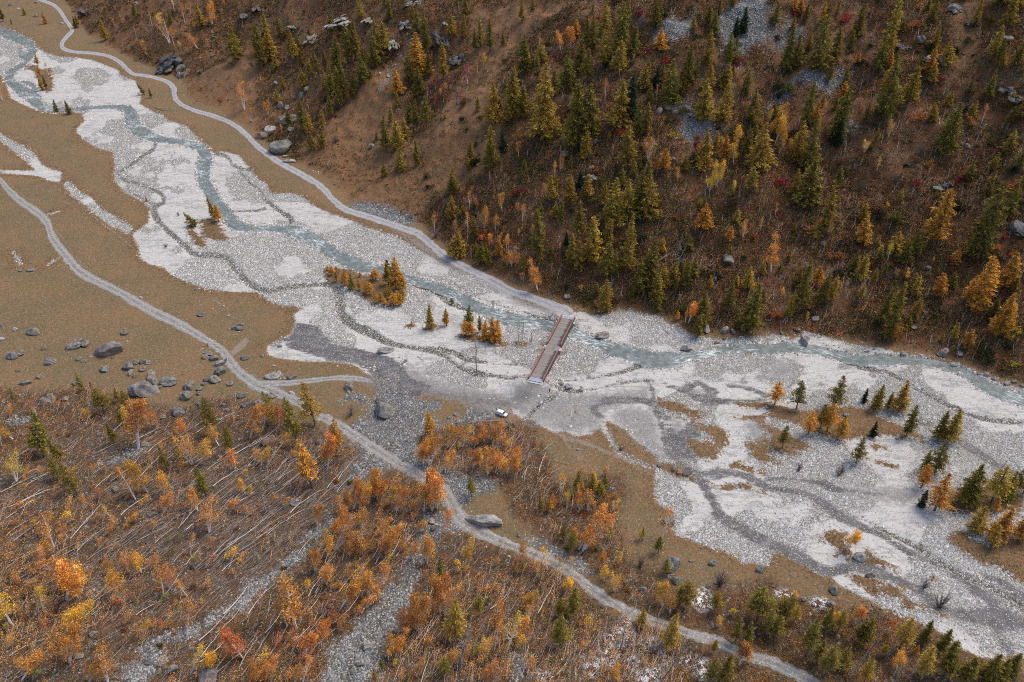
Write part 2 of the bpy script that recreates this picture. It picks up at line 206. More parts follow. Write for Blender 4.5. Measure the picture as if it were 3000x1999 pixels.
LOTRACK = """10:-300,-40,36 -40,60,40 20,110,50 70,170,60 150,250,66 260,330,74 370,410,78 430,480,80 460,570,80 500,650,86 570,740,90 640,830,94 720,920,92 850,1000,84 1000,1070,82 1150,1150,86 1300,1240,90 1450,1320,100 1600,1390,94 1750,1470,86 1880,1550,74 20:1960,30,72 2040,90,84 2100,160,90 2150,240,92 2220,310,96 21:0,400,110 100,440,110 250,500,98 400,570,86 500,650,86 650,720,86 760,770,88 880,850,100 1000,930,104 1130,1010,104 1300,1120,110 1450,1200,110 1580,1280,104 1700,1350,106 1780,1450,124 31:1840,10,150 1920,100,150 2050,180,130 2200,250,112 32:0,315,100 150,370,104 300,430,110 450,510,110 580,590,100 680,670,106 800,760,106 950,860,104 1100,930,104 1250,1000,100 1400,1040,100 1600,1110,100 1800,1160,100 1950,1220,100 2100,1300,104 33:0,1370,106 150,1440,116 300,1510,120 420,1580,124 650,1700,130"""
SPUR = "21:60,400,70 300,382,60 500,362,50 700,342,48 850,338,54 960,350,56 1020,362,40 1080,388,8"
SPURT = "21:1060,380,50 1100,392,56 1200,430,58 1350,445,56 1500,455,60 1700,482,66 1900,515,76 2100,540,84 2250,560,84 22:0,560,84 100,500,110 190,430,130 215,375,125"
LINK = "20:2270,-20,46 2230,30,56 2180,70,60 2130,120,50"
GRASSTRACKS = ["22:380,790,40 470,880,34 600,910,40 750,970,34 900,1030,34 1050,1090,28 1200,1180,22 1280,1220,16", "22:470,890,20 540,1000,18 640,1100,14", "22:540,910,14 640,1050,14 700,1110,10"]
FOOTPATHS = ["12:700,1290,8 950,1270,10 1100,1210,12 1400,1200,10 1650,1190,10", "13:700,1140,9 760,1110,12 850,1040,12 1050,1050,12 1200,1080,12 1300,1085,12 1500,1060,14 1650,1110,14 1750,1170,12 1900,1260,12 2080,1350,12"]

def stack(polys, ribs=(), base=None):
    o = np.full(Xh.shape, -CLIP) if base is None else base
    for p in polys: o = poly_sdf(p, o)
    for r in ribs: o = rib_sdf(r, o)
    return o
mG = stack([GRAVEL] + GRAVEL_BITS, GRAVEL_STRIPS)
mV = stack(VEG); mG0 = mG.copy(); mG = np.minimum(mG, -mV)
mS = stack(SILT, SILT_R); mP = stack(PALESILT); mR = stack([], RILLS); mB = stack(RUBBLE, RUBBLE_R); mN = stack(SNOW)
mF = stack([FOREST] + FOREST2)
mW = stack([], [RIVER] + RIVER2)
mRoad = stack([], [UPROAD, LOTRACK, SPUR, LINK])
mT = stack([], GRASSTRACKS + FOOTPATHS + [SPURT, LINK])
OPEN = ["11:300,100 900,300 1500,450 1650,250 01:2300,1500 2250,700 02:100,400 700,0 01:2000,0 1900,650 1550,1250 1250,1000 1400,700 1450,280 1350,450 1050,700 700,1050 400,1350", "00:650,320 1000,250 1000,420 1250,500 1350,700 1700,720 1900,650 2352,350 2352,1400 1700,950 1640,780 1200,560 700,440", "03:1650,100 1900,0 2000,500 1500,800 1650,400"]
mO = stack(OPEN)
def up2(A):
    ri = np.arange(NR) / 2.; ci = np.arange(NC) / 2.
    i = np.clip(ri.astype(int), 0, A.shape[0] - 2)[:, None]; j = np.clip(ci.astype(int), 0, A.shape[1] - 2)[None, :]
    fr = ri[:, None] - i; fc = ci[None, :] - j
    return (A[i, j] * (1 - fc) + A[i, j + 1] * fc) * (1 - fr) + (A[i + 1, j] * (1 - fc) + A[i + 1, j + 1] * fc) * fr
mD = stack(['21:900,330 1100,300 1400,390 1500,440 1350,560 1250,560 1150,450', '20:2250,300 2352,330 21:80,350 250,400 250,480 100,500 20:2300,400'], [SPURT])
M = {k: up2(v) for k, v in dict(gravel0=mG0, veg=mV, gravel=mG, silt=mS, pale=mP, rill=mR, rubble=mB, snow=mN, forest=mF, water=mW, road=mRoad, track=mT, open=mO, dirt=mD).items()}
COARSE = sstep(-.12, .22, fbm((X * .79 + Y * .61) / 24., (Y * .79 - X * .61) / (13. + Y * .02), 141, 5) + .1) * (1 - .8 * sstep(-1, 2, M['pale']))
M['coarse'] = COARSE
# ---------------- final ground height ----------------
hillw = sstep(0, 14, D_HILL); flat = 1 - sstep(-2.5, .3, M['road'])
forw = sstep(-2, 3, M['forest'])
gw = sstep(-1, 1, M['gravel'])
rel = .10 * fbm(X / 2.2, Y / 2.2, 31, 3) * (1 - hillw)
rel += gw * (1 - hillw) * (.30 * fbm(X / 9, Y / 5, 41, 3) + .14 * fbm(X / 1.3, Y / 1.3, 43, 2))
rel += hillw * (1.1 * fbm(X / 6., Y / 6., 51, 4) + .35 * fbm(X / 1.6, Y / 1.6, 53, 3)) + forw * (.6 * fbm(X / 5., Y / 5., 61, 4) + .2 * fbm(X / 1.5, Y / 1.5, 62, 2))
rel += sstep(-1.5, 1.5, M['rubble']) * .35 * fbm(X / 1.2, Y / 1.2, 71, 2)
Z = Z0 + rel * (.15 + .85 * flat)
WLEV = Z0 - 0.40
wd = sstep(-.5, 1.0, M['water'] - .35 + .7 * fbm(X / 2.5, Y / 2.5, 81, 3))
Z = Z * (1 - wd) + (Z0 - .85 + .5 * fbm(X / 1.1, Y / 1.1, 82, 2)) * wd
rl = sstep(-.6, .6, M['rill'] + .3 * fbm(X / 2, Y / 2, 83, 2)); Z = Z - rl * .35 * (1 - wd)
Z = Z + .35 * sstep(-1.5, .5, M['gravel']) * 0 - .3 * gw * (1 - hillw) * flat
# bridge approaches stand a little proud of the river bed
BZ = 1.15
pA = hitz(1570, 1123, .9); pB = hitz(1668, 924, .9)
for p in (pA, pB):
    dd = np.hypot(X - p[0], Y - p[1]); Z = Z + (.95 - (Z - Z0)) * (1 - sstep(5, 11, dd)) * np.where(M['water'] > -.4, 0, 1) * (1 - sstep(-1.6, -.2, M['water']))
def ground(x, y): return gi(Z, x, y)
# ---------------- materials ----------------
class NT:
    def __init__(s, name):
        s.m = bpy.data.materials.new(name); s.m.use_nodes = True; s.t = s.m.node_tree; s.b = s.t.nodes['Principled BSDF']; s.L = s.t.links.new
        s.b.inputs['Roughness'].default_value = .85; s.b.inputs['Specular IOR Level'].default_value = .25
    def n(s, k, **kw):
        o = s.t.nodes.new(k)
        for a, b in kw.items(): setattr(o, a, b)
        return o
    def put(s, inp, v):
        if isinstance(v, (int, float)): inp.default_value = v
        elif isinstance(v, tuple): inp.default_value = v if len(v) == 4 or inp.type == 'VECTOR' else (*v, 1)
        else: s.L(v, inp)
    def attr(s, name, out='Fac'): return s.n('ShaderNodeAttribute', attribute_name=name).outputs[out]
    def pos(s): return s.n('ShaderNodeNewGeometry').outputs['Position']
    def objco(s): return s.n('ShaderNodeTexCoord').outputs['Object']
    def math(s, op, a, b=0., c=0.):
        o = s.n('ShaderNodeMath', operation=op); s.put(o.inputs[0], a); s.put(o.inputs[1], b); s.put(o.inputs[2], c); return o.outputs[0]
    def scale(s, v, xyz):
        o = s.n('ShaderNodeMapping'); s.L(v, o.inputs[0]); o.inputs['Scale'].default_value = xyz; return o.outputs[0]
    def noise(s, v, sc, det=3, rough=.55, out=0):
        o = s.n('ShaderNodeTexNoise'); s.L(v, o.inputs['Vector']); o.inputs['Scale'].default_value = sc; o.inputs['Detail'].default_value = det; o.inputs['Roughness'].default_value = rough; return o.outputs[out]
    def vor(s, v, sc, feat='F1', out='Distance', rand=1.):
        o = s.n('ShaderNodeTexVoronoi', feature=feat); s.L(v, o.inputs['Vector']); o.inputs['Scale'].default_value = sc; o.inputs['Randomness'].default_value = rand; return o.outputs[out]
    def smooth(s, a, lo, hi, x=0., y=1.):
        o = s.n('ShaderNodeMapRange', interpolation_type='SMOOTHSTEP'); s.put(o.inputs[0], a)
        for i, v in enumerate((lo, hi, x, y)): o.inputs[i + 1].default_value = v
        return o.outputs[0]
    def mix(s, f, a, b, mode='MIX'):
        o = s.n('ShaderNodeMix', data_type='RGBA', blend_type=mode); s.put(o.inputs[0], f); s.put(o.inputs[6], a); s.put(o.inputs[7], b); return o.outputs[2]
    def grey(s, f): o = s.n('ShaderNodeCombineColor'); [s.L(f, o.inputs[i]) for i in range(3)]; return o.outputs[0]
    def sep(s, c, i): o = s.n('ShaderNodeSeparateColor'); s.L(c, o.inputs[0]); return o.outputs[i]
    def bump(s, h, st=.5, dist=.2, nrm=None):
        o = s.n('ShaderNodeBump'); o.inputs['Strength'].default_value = st; o.inputs['Distance'].default_value = dist; s.L(h, o.inputs['Height'])
        if nrm is not None: s.L(nrm, o.inputs['Normal'])
        return o.outputs[0]
    def done(s, col, nrm=None, rough=None):
        s.put(s.b.inputs['Base Color'], col)
        if nrm is not None: s.L(nrm, s.b.inputs['Normal'])
        if rough is not None: s.put(s.b.inputs['Roughness'], rough)
        return s.m
def ground_material():
    g = NT('valley_ground'); P = g.pos()
    n_big = g.noise(P, .035, 4); n_mid = g.noise(P, .22, 4, .6); n_sm = g.noise(P, 1.1, 4, .65); n_fine = g.noise(P, 3.2, 3, .7)
    e1 = g.math('SUBTRACT', g.noise(P, .55, 4, .65), .5); e2 = g.math('SUBTRACT', n_fine, .5)
    def mask(name, amp, soft, fine=1.2, lo=0.):
        a = g.math('ADD', g.attr(name), g.math('MULTIPLY', e1, amp)); a = g.math('ADD', a, g.math('MULTIPLY', e2, fine)); return g.smooth(a, lo - soft, lo + soft)
    Pw = g.n('ShaderNodeVectorMath', operation='ADD'); g.L(P, Pw.inputs[0]); wn_ = g.n('ShaderNodeVectorMath', operation='SCALE'); g.L(g.noise(P, 2.5, 2, .5, 1), wn_.inputs[0]); wn_.inputs['Scale'].default_value = .45; g.L(wn_.outputs[0], Pw.inputs[1]); PW = Pw.outputs[0]
    vc = g.vor(PW, 2.3, out='Color'); vd = g.vor(PW, 2.3); vc2 = g.vor(PW, 4.6, out='Color'); vd2 = g.vor(PW, 4.6)
    r1 = g.sep(vc, 0); r2 = g.sep(vc2, 1)
    # grass and heath
    mead = g.mix(g.smooth(n_mid, .35, .65), (.158, .122, .062), (.20, .14, .08))
    mead = g.mix(g.smooth(n_big, .45, .6), mead, (.21, .142, .075))
    mead = g.mix(g.smooth(n_sm, .35, .75), mead, (.105, .076, .036))
    mead = g.mix(g.math('MULTIPLY', g.smooth(n_fine, .5, .75), .35), mead, (.28, .19, .115))
    edge = g.math('MULTIPLY', g.smooth(g.math('ADD', g.attr('gravel'), g.math('MULTIPLY', e1, 8)), -7., -.5), .45); mead = g.mix(edge, mead, g.mix(g.smooth(n_fine, .35, .7), (.165, .085, .038), (.25, .135, .068)))
    mead = g.mix(g.math('MULTIPLY', g.smooth(g.noise(P, .09, 5, .7), .52, .66), .6), mead, (.115, .098, .042))
    mead = g.mix(g.math('MULTIPLY', g.smooth(g.noise(P, .045, 6, .75), .5, .6), .5), mead, (.235, .132, .068)); mead = g.mix(g.math('MULTIPLY', g.smooth(g.noise(P, .4, 5, .75), .5, .62), .5), mead, (.235, .115, .05)); mead = g.mix(g.math('MULTIPLY', g.smooth(g.noise(P, 1.8, 4, .8), .52, .66), .5), mead, (.085, .066, .03))
    mead = g.mix(g.math('MULTIPLY', g.smooth(r2, .965, .985), .6), mead, (.42, .40, .37))
    hl = g.mix(g.smooth(n_mid, .38, .62), (.165, .065, .026), (.105, .062, .024))
    hl = g.mix(g.math('MULTIPLY', g.smooth(n_big, .5, .62), .7), hl, (.21, .095, .045))
    hl = g.mix(g.smooth(n_sm, .45, .7), hl, (.038, .026, .013))
    hl = g.mix(g.math('MULTIPLY', g.smooth(n_fine, .5, .72), .6), hl, (.24, .125, .07))
    hl = g.mix(g.math('MULTIPLY', g.smooth(r2, .9, .97), g.smooth(n_mid, .45, .6)), hl, (.36, .34, .32))
    hop = g.mix(g.smooth(n_mid, .35, .65), (.235, .118, .055), (.20, .112, .052)); hop = g.mix(g.smooth(n_sm, .4, .75), hop, (.12, .066, .03)); hop = g.mix(g.math('MULTIPLY', g.smooth(n_fine, .48, .7), .6), hop, (.32, .18, .10))
    hl = g.mix(g.math('MULTIPLY', g.smooth(g.math('ADD', g.attr('open'), g.math('MULTIPLY', e1, 14)), -3., 4.), .9), hl, hop)
    col = g.mix(g.smooth(g.attr('hill'), -1., 5.), mead, hl)
    fr = g.mix(g.smooth(n_mid, .35, .6), (.135, .066, .030), (.085, .058, .034))
    fr = g.mix(g.smooth(n_sm, .42, .7), fr, (.042, .03, .02)); fr = g.mix(g.math('MULTIPLY', g.smooth(n_fine, .5, .75), .6), fr, (.23, .135, .08))
    fr = g.mix(g.math('MULTIPLY', g.smooth(r1, .82, .95), g.smooth(n_mid, .5, .62)), fr, (.30, .30, .31))
    col = g.mix(mask('forest', 9, 3.5, 1), col, fr)
    # worn grass tracks
    col = g.mix(g.math('MULTIPLY', mask('track', 1.2, .35, .6), .6), col, (.27, .225, .19))
    # stones
    def stones(c_lo, c_hi, gap):
        c = g.mix(g.smooth(r1, .05, .95), c_lo, c_hi); c = g.mix(.45, c, g.mix(r2, c_lo, c_hi))
        c = g.mix(g.smooth(vd, .25, .62), c, gap); return c
    rub = g.mix(g.smooth(n_sm, .4, .65), stones((.11, .113, .117), (.33, .333, .337), (.06, .057, .053)), (.115, .108, .10))
    rub = g.mix(g.smooth(r1, .86, .97), rub, (.40, .40, .39)); rub = g.mix(g.math('MULTIPLY', g.smooth(n_mid, .5, .66), .7), rub, (.13, .11, .09))
    rbn = g.math('MULTIPLY', g.math('SUBTRACT', g.noise(P, .38, 5, .75), .535), 22); rbm = g.smooth(g.math('ADD', g.math('ADD', g.attr('rubble'), g.math('MULTIPLY', rbn, g.smooth(g.math('ADD', g.attr('forest'), g.math('MAXIMUM', g.attr('hill'), 0.)), -2, 4, .3, 1.))), g.math('MULTIPLY', e2, 3.5)), -.6, .6)
    col = g.mix(rbm, col, rub)
    fine_g = g.mix(g.smooth(n_fine, .3, .7), (.42, .41, .388), (.53, .518, .495))
    coarse_g = stones((.28, .272, .255), (.62, .608, .58), (.15, .143, .127))
    patchy = g.smooth(g.math('ADD', g.attr('coarse'), g.math('MULTIPLY', e1, .8)), .35, .65)
    grv = g.mix(patchy, fine_g, coarse_g)
    grv = g.mix(g.math('MULTIPLY', g.smooth(g.noise(P, .05, 5, .7), .5, .68), .35), grv, (.33, .325, .30))
    grv = g.mix(g.math('MULTIPLY', g.smooth(g.noise(g.scale(P, (1, 2, 1)), .7, 4, .7), .60, .70), .6), grv, (.14, .125, .10))
    vegm = g.smooth(g.math('ADD', g.math('ADD', g.attr('veg'), g.math('MULTIPLY', g.math('SUBTRACT', g.noise(P, .30, 5, .75), .5), 15)), g.math('MULTIPLY', e2, 3)), -.3, .3)
    grm = g.math('MULTIPLY', mask('gravel', 4.2, .4, 4.), g.math('SUBTRACT', 1., vegm))
    # faint dry braids, drawn out along the valley
    rot = g.n('ShaderNodeMapping'); g.L(P, rot.inputs[0]); rot.inputs['Rotation'].default_value = (0, 0, R(38)); rot.inputs['Scale'].default_value = (.28, 1, 1)
    rdg = g.math('ABSOLUTE', g.math('SUBTRACT', g.noise(rot.outputs[0], .085, 4, .62), .5)); thr = g.smooth(rdg, .022, .004)
    grv = g.mix(g.math('MULTIPLY', thr, .55), grv, g.mix(g.smooth(r2, .5, .7), (.15, .148, .135), (.45, .445, .435)))
    rdg2 = g.math('ABSOLUTE', g.math('SUBTRACT', g.noise(rot.outputs[0], .26, 3, .6), .5)); grv = g.mix(g.math('MULTIPLY', g.smooth(rdg2, .03, .005), .35), grv, (.2, .195, .18))
    col = g.mix(grm, col, grv)
    psl = g.mix(g.smooth(n_sm, .35, .65), (.185, .176, .168), (.265, .255, .242)); psl = g.mix(g.math('MULTIPLY', g.smooth(n_mid, .35, .6), .5), psl, (.16, .152, .148))
    psl = g.mix(g.smooth(r2, .8, .95), psl, (.40, .39, .37))
    col = g.mix(g.math('MULTIPLY', mask('pale', 9, 2.5, 3), .88), col, psl)
    drt = g.mix(g.smooth(n_sm, .35, .65), (.135, .13, .127), (.19, .183, .178)); col = g.mix(g.math('MULTIPLY', g.smooth(g.math('ADD', g.attr('dirt'), g.math('MULTIPLY', e1, 9)), -2.2, 2.2), .9), col, drt)
    sl_ = g.mix(g.smooth(n_mid, .35, .65), (.082, .078, .079), (.125, .119, .12)); sl_ = g.mix(g.smooth(n_fine, .55, .8), sl_, (.18, .172, .17))
    sl_ = g.mix(g.math('MULTIPLY', g.smooth(g.noise(rot.outputs[0], .45, 4, .7), .5, .62), .7), sl_, (.165, .157, .155)); sl_ = g.mix(g.smooth(r2, .88, .95), sl_, (.42, .41, .39))
    msk_s = g.smooth(g.math('ADD', g.math('ADD', g.attr('silt'), g.math('MULTIPLY', g.math('SUBTRACT', g.noise(rot.outputs[0], .5, 5, .7), .46), 5)), g.math('MULTIPLY', e2, 1.6)), -.5, .5); col = g.mix(msk_s, col, sl_)
    ril = g.mix(g.smooth(n_sm, .4, .62), (.045, .046, .034), (.08, .08, .066)); ril = g.mix(g.smooth(r2, .70, .82), ril, (.47, .465, .45)); ril = g.mix(g.smooth(g.sep(vc2, 2), .85, .92), ril, (.14, .09, .045))
    msk_r = mask('rill', 2.6, .35, 2.2, .12); col = g.mix(msk_r, col, ril)
    col = g.mix(mask('water', .8, .35, .8, -.1), col, g.mix(g.smooth(r2, .5, .8), (.10, .095, .08), (.42, .41, .39)))
    snowm = g.math('MULTIPLY', g.smooth(g.attr('snow'), -2.5, .5), g.smooth(g.math('ADD', g.noise(P, .8, 4, .75), g.math('MULTIPLY', e2, .3)), .50, .54))
    col = g.mix(snowm, col, (.74, .76, .80))
    h = g.math('ADD', g.math('MULTIPLY', g.math('SUBTRACT', 1., vd), .5), g.math('MULTIPLY', n_fine, .6)); h = g.math('ADD', h, g.math('MULTIPLY', g.math('SUBTRACT', 1., vd2), .25)); h = g.math('ADD', h, g.math('MULTIPLY', n_sm, 1.2))
    rough = g.mix(g.math('MAXIMUM', msk_s, msk_r), (.92, .92, .92), (.62, .62, .62))
    return g.done(col, g.bump(h, .55, .35), rough)
MAT = {}
MAT['ground'] = ground_material()
def road_material(name, c1, c2, edge, rut, mid_):
    g = NT(name); P = g.pos(); t = g.attr('across')
    c = g.mix(g.smooth(g.noise(P, .5, 4, .6), .35, .65), c1, c2); c = g.mix(g.math('MULTIPLY', g.smooth(g.noise(P, 3.5, 3, .7), .5, .75), .5), c, edge)
    at = g.math('ABSOLUTE', t); d = g.math('ABSOLUTE', g.math('SUBTRACT', at, .5)); wob = g.math('MULTIPLY', g.noise(P, .25, 3), .22)
    c = g.mix(g.math('MULTIPLY', g.smooth(g.math('ADD', d, wob), .30, .12), .75), c, rut); c = g.mix(g.math('MULTIPLY', g.smooth(at, .22, .05), g.smooth(g.noise(P, .35, 4, .7), .45, .58)), c, mid_)
    c = g.mix(g.math('MULTIPLY', g.smooth(at, .72, 1.0), .55), c, edge)
    c = g.mix(g.math('MULTIPLY', g.smooth(g.sep(g.vor(P, 3.5, out='Color'), 0), .88, .96), .7), c, (.5, .5, .5))
    return g.done(c, g.bump(g.noise(P, 3., 4, .7), .35, .15), .92)
MAT['upper_road'] = road_material('pale_gravel_road', (.245, .242, .252), (.31, .305, .315), (.34, .335, .335), (.37, .365, .375), (.20, .195, .19))
MAT['lower_track'] = road_material('grey_gravel_track', (.20, .193, .184), (.26, .25, .238), (.21, .185, .155), (.315, .303, .285), (.17, .14, .10))
def water_material():
    g = NT('glacier_water'); st = g.n('ShaderNodeCombineXYZ'); g.L(g.attr('along'), st.inputs[0]); g.L(g.attr('crossw'), st.inputs[1]); S = st.outputs[0]; P = g.pos()
    wv = g.noise(g.scale(S, (.22, .75, 1)), 1.6, 5, .65); brk = g.noise(P, .075, 3); fine = g.noise(P, 2.6, 3, .7)
    f = g.math('ADD', wv, g.math('MULTIPLY', g.math('SUBTRACT', brk, .5), .8)); f = g.math('ADD', f, g.math('MULTIPLY', g.math('SUBTRACT', fine, .5), .22))
    col = g.mix(g.smooth(g.noise(P, .35, 3), .35, .65), (.12, .145, .14), (.195, .222, .218))
    col = g.mix(g.math('MULTIPLY', g.smooth(g.noise(P, .16, 3), .55, .7), .6), col, (.11, .12, .105))
    col = g.mix(g.smooth(f, .54, .66), col, (.38, .42, .42)); col = g.mix(g.smooth(f, .67, .76), col, (.74, .76, .76))
    g.b.inputs['IOR'].default_value = 1.33; g.b.inputs['Specular IOR Level'].default_value = .5
    h = g.math('ADD', wv, g.math('MULTIPLY', fine, .3)); return g.done(col, g.bump(h, .7, .5), .28)
MAT['water'] = water_material()
def foliage_material(name, trans=.38, vlo=.6, vhi=1.35):
    g = NT(name); oi = g.n('ShaderNodeObjectInfo'); geo = g.n('ShaderNodeNewGeometry'); isl = geo.outputs['Random Per Island']
    tc = g.objco(); nz = g.noise(tc, .55, 2)
    v = g.math('MULTIPLY', g.smooth(isl, 0, 1, vlo, vhi), g.smooth(nz, .3, .7, .78, 1.2))
    hs = g.n('ShaderNodeHueSaturation'); g.L(oi.outputs['Color'], hs.inputs['Color']); g.L(v, hs.inputs['Value']); g.put(hs.inputs['Hue'], g.smooth(g.math('ADD', g.math('MULTIPLY', isl, .5), g.math('MULTIPLY', nz, .5)), .2, .8, .485, .52)); hs.inputs['Saturation'].default_value = .97
    g.L(hs.outputs[0], g.b.inputs['Base Color']); g.b.inputs['Roughness'].default_value = .9; g.b.inputs['Specular IOR Level'].default_value = .1
    tr = g.n('ShaderNodeBsdfTranslucent'); g.L(hs.outputs[0], tr.inputs[0]); mx = g.n('ShaderNodeMixShader'); mx.inputs[0].default_value = trans
    g.L(g.b.outputs[0], mx.inputs[1]); g.L(tr.outputs[0], mx.inputs[2]); g.L(mx.outputs[0], g.t.nodes['Material Output'].inputs[0]); return g.m
MAT['foliage'] = foliage_material('needles_and_leaves')
def objcol_material(name, rough=.9, sc=3., amp=(.6, 1.3), bump=.4, lichen=None, dist=.15):
    g = NT(name); oi = g.n('ShaderNodeObjectInfo'); tc = g.objco(); n = g.noise(tc, sc, 5, .7)
    c = g.mix(1., oi.outputs['Color'], g.grey(g.smooth(n, .3, .7, amp[0], amp[1])), 'MULTIPLY')
    if lichen:
        c = g.mix(g.math('MULTIPLY', g.smooth(g.noise(tc, sc * .45, 4, .6), .5, .62), .6), c, lichen)
        st = g.noise(g.scale(tc, (1, 1, 3.5)), sc * .7, 4, .7); c = g.mix(g.math('MULTIPLY', g.smooth(st, .56, .66), .55), c, (.06, .06, .065))
    return g.done(c, g.bump(n, bump, dist), rough)
MAT['rock'] = objcol_material('lichened_rock', .9, 1.6, (.45, 1.35), 1., (.19, .165, .11), .6)
MAT['bark'] = objcol_material('bark', .95, 4.)
MAT['birch_bark'] = objcol_material('birch_bark', .8, 3., (.75, 1.1))
def plain(name, col, rough=.7, metal=0., sc=2., amp=.25):
    g = NT(name); g.b.inputs['Metallic'].default_value = metal; n = g.noise(g.objco(), sc, 4, .6)
    c = g.mix(1., col, g.grey(g.smooth(n, .3, .7, 1 - amp, 1 + amp)), 'MULTIPLY'); return g.done(c, None, rough)
def stuffcol(name, rough=.9):
    g = NT(name); c = g.attr('tint', 'Color'); return g.done(c, None, rough)
MAT['tinted'] = stuffcol('tinted_debris')
# ---------------- object helpers ----------------
def mesh_from(name, V, Fs, mat, smooth_=False, col=None):
    me = bpy.data.meshes.new(name); V = np.asarray(V, np.float32).reshape(-1, 3); Fs = np.asarray(Fs, np.int32); k = Fs.shape[1]
    me.vertices.add(len(V)); me.vertices.foreach_set('co', V.ravel())
    me.loops.add(Fs.size); me.loops.foreach_set('vertex_index', Fs.ravel()); me.polygons.add(len(Fs)); me.polygons.foreach_set('loop_start', np.arange(0, Fs.size, k, dtype=np.int32))
    try: me.polygons.foreach_set('loop_total', np.full(len(Fs), k, np.int32))
    except Exception: pass
    me.polygons.foreach_set('use_smooth', np.full(len(Fs), smooth_)); me.materials.append(mat); me.update(calc_edges=True)
    if col is not None:
        a = me.attributes.new('tint', 'FLOAT_COLOR', 'POINT'); c = np.ones((len(V), 4), np.float32); c[:, :3] = col; a.data.foreach_set('color', c.ravel())
    return me
def fattr(me, name, vals):
    a = me.attributes.new(name, 'FLOAT', 'POINT'); a.data.foreach_set('value', np.asarray(vals, np.float32).ravel())
def ob(name, me, parent=None, color=None, loc=None):
    o = bpy.data.objects.new(name, me); COL.objects.link(o)
    if parent is not None: o.parent = parent
    if color is not None: o.color = (*color, 1)
    if loc is not None: o.location = loc
    return o
def tag(o, label=None, cat=None, group=None, kind=None):
    if label: o['label'] = label
    if cat: o['category'] = cat
    if group: o['group'] = group
    if kind: o['kind'] = kind
    return o
def joinVF(parts):
    V = []; Fs = []; k = 0
    for v, f in parts: V.append(np.asarray(v, float)); Fs.append(np.asarray(f, int) + k); k += len(v)
    return np.concatenate(V), np.concatenate(Fs)
def box(c, s, rot=0.):
    c = np.array(c, float); s = np.array(s, float) / 2
    v = np.array([[x, y, z] for x in (-1, 1) for y in (-1, 1) for z in (-1, 1)]) * s
    v = v @ np.array([[math.cos(rot), math.sin(rot), 0], [-math.sin(rot), math.cos(rot), 0], [0, 0, 1]])
    return v + c, np.array([[0, 1, 3, 2], [4, 6, 7, 5], [0, 4, 5, 1], [2, 3, 7, 6], [0, 2, 6, 4], [1, 5, 7, 3]])
def bar(a, b, w_, h_):
    a = np.array(a, float); b = np.array(b, float); d_ = b - a; L = np.linalg.norm(d_); d_ /= L
    s_ = np.cross(d_, [0, 0, 1.]); s_ = s_ / np.linalg.norm(s_) if np.linalg.norm(s_) > 1e-3 else np.array([1., 0, 0]); u_ = np.cross(s_, d_)
    v = np.array([p + s_ * x * w_ / 2 + u_ * z * h_ / 2 for p in (a, b) for x in (-1, 1) for z in (-1, 1)])
    return v, np.array([[0, 1, 3, 2], [4, 6, 7, 5], [0, 4, 5, 1], [2, 3, 7, 6], [0, 2, 6, 4], [1, 5, 7, 3]])
def tube(pts, rad, n=6, cap=True):
    pts = np.asarray(pts, float); rad = np.asarray(rad, float); tg = np.gradient(pts, axis=0); tg /= np.linalg.norm(tg, axis=1, keepdims=True) + 1e-9
    ref = np.array([1., 0, 0]) if abs(tg[0][0]) < .8 else np.array([0, 1., 0]); V = []
    for p, t, r in zip(pts, tg, rad):
        a = np.cross(t, ref); a /= np.linalg.norm(a) + 1e-9; b = np.cross(t, a)
        for k in range(n): V.append(p + r * (a * math.cos(2 * math.pi * k / n) + b * math.sin(2 * math.pi * k / n)))
    Fs = [[i * n + k, i * n + (k + 1) % n, (i + 1) * n + (k + 1) % n, (i + 1) * n + k] for i in range(len(pts) - 1) for k in range(n)]
    return np.array(V), np.array(Fs)
# ---------------- ground, in three areas of one seamless sheet ----------------
V = np.stack([X, Y, Z], -1).reshape(-1, 3)
idx = np.arange(NR * NC).reshape(NR, NC); Q = np.stack([idx[:-1, :-1], idx[:-1, 1:], idx[1:, 1:], idx[1:, :-1]], -1).reshape(-1, 4)
def centre(A): return ((A[:-1, :-1] + A[1:, 1:]) / 2).ravel()
cls = np.zeros(len(Q), int); cls[centre(D_HILL) > 1.0] = 1; cls[(centre(M['gravel']) > 0) & (centre(D_HILL) < 6)] = 2
for name, k, lab in (('meadow_ground', 0, None), ('hillside_terrain', 1, None), ('gravel_river_bed', 2, None)):
    q = Q[cls == k]; used = np.unique(q); remap = np.zeros(len(V), np.int64); remap[used] = np.arange(len(used))
    me = mesh_from(name, V[used], remap[q], MAT['ground'], True)
    for a in ('dirt', 'open', 'coarse', 'gravel', 'veg', 'silt', 'pale', 'rill', 'rubble', 'snow', 'forest', 'water', 'track'): fattr(me, a, M['gravel0' if a == 'gravel' else a].ravel()[used])
    fattr(me, 'hill', np.clip(D_HILL, -9, 30).ravel()[used]); tag(ob(name, me), kind='structure')
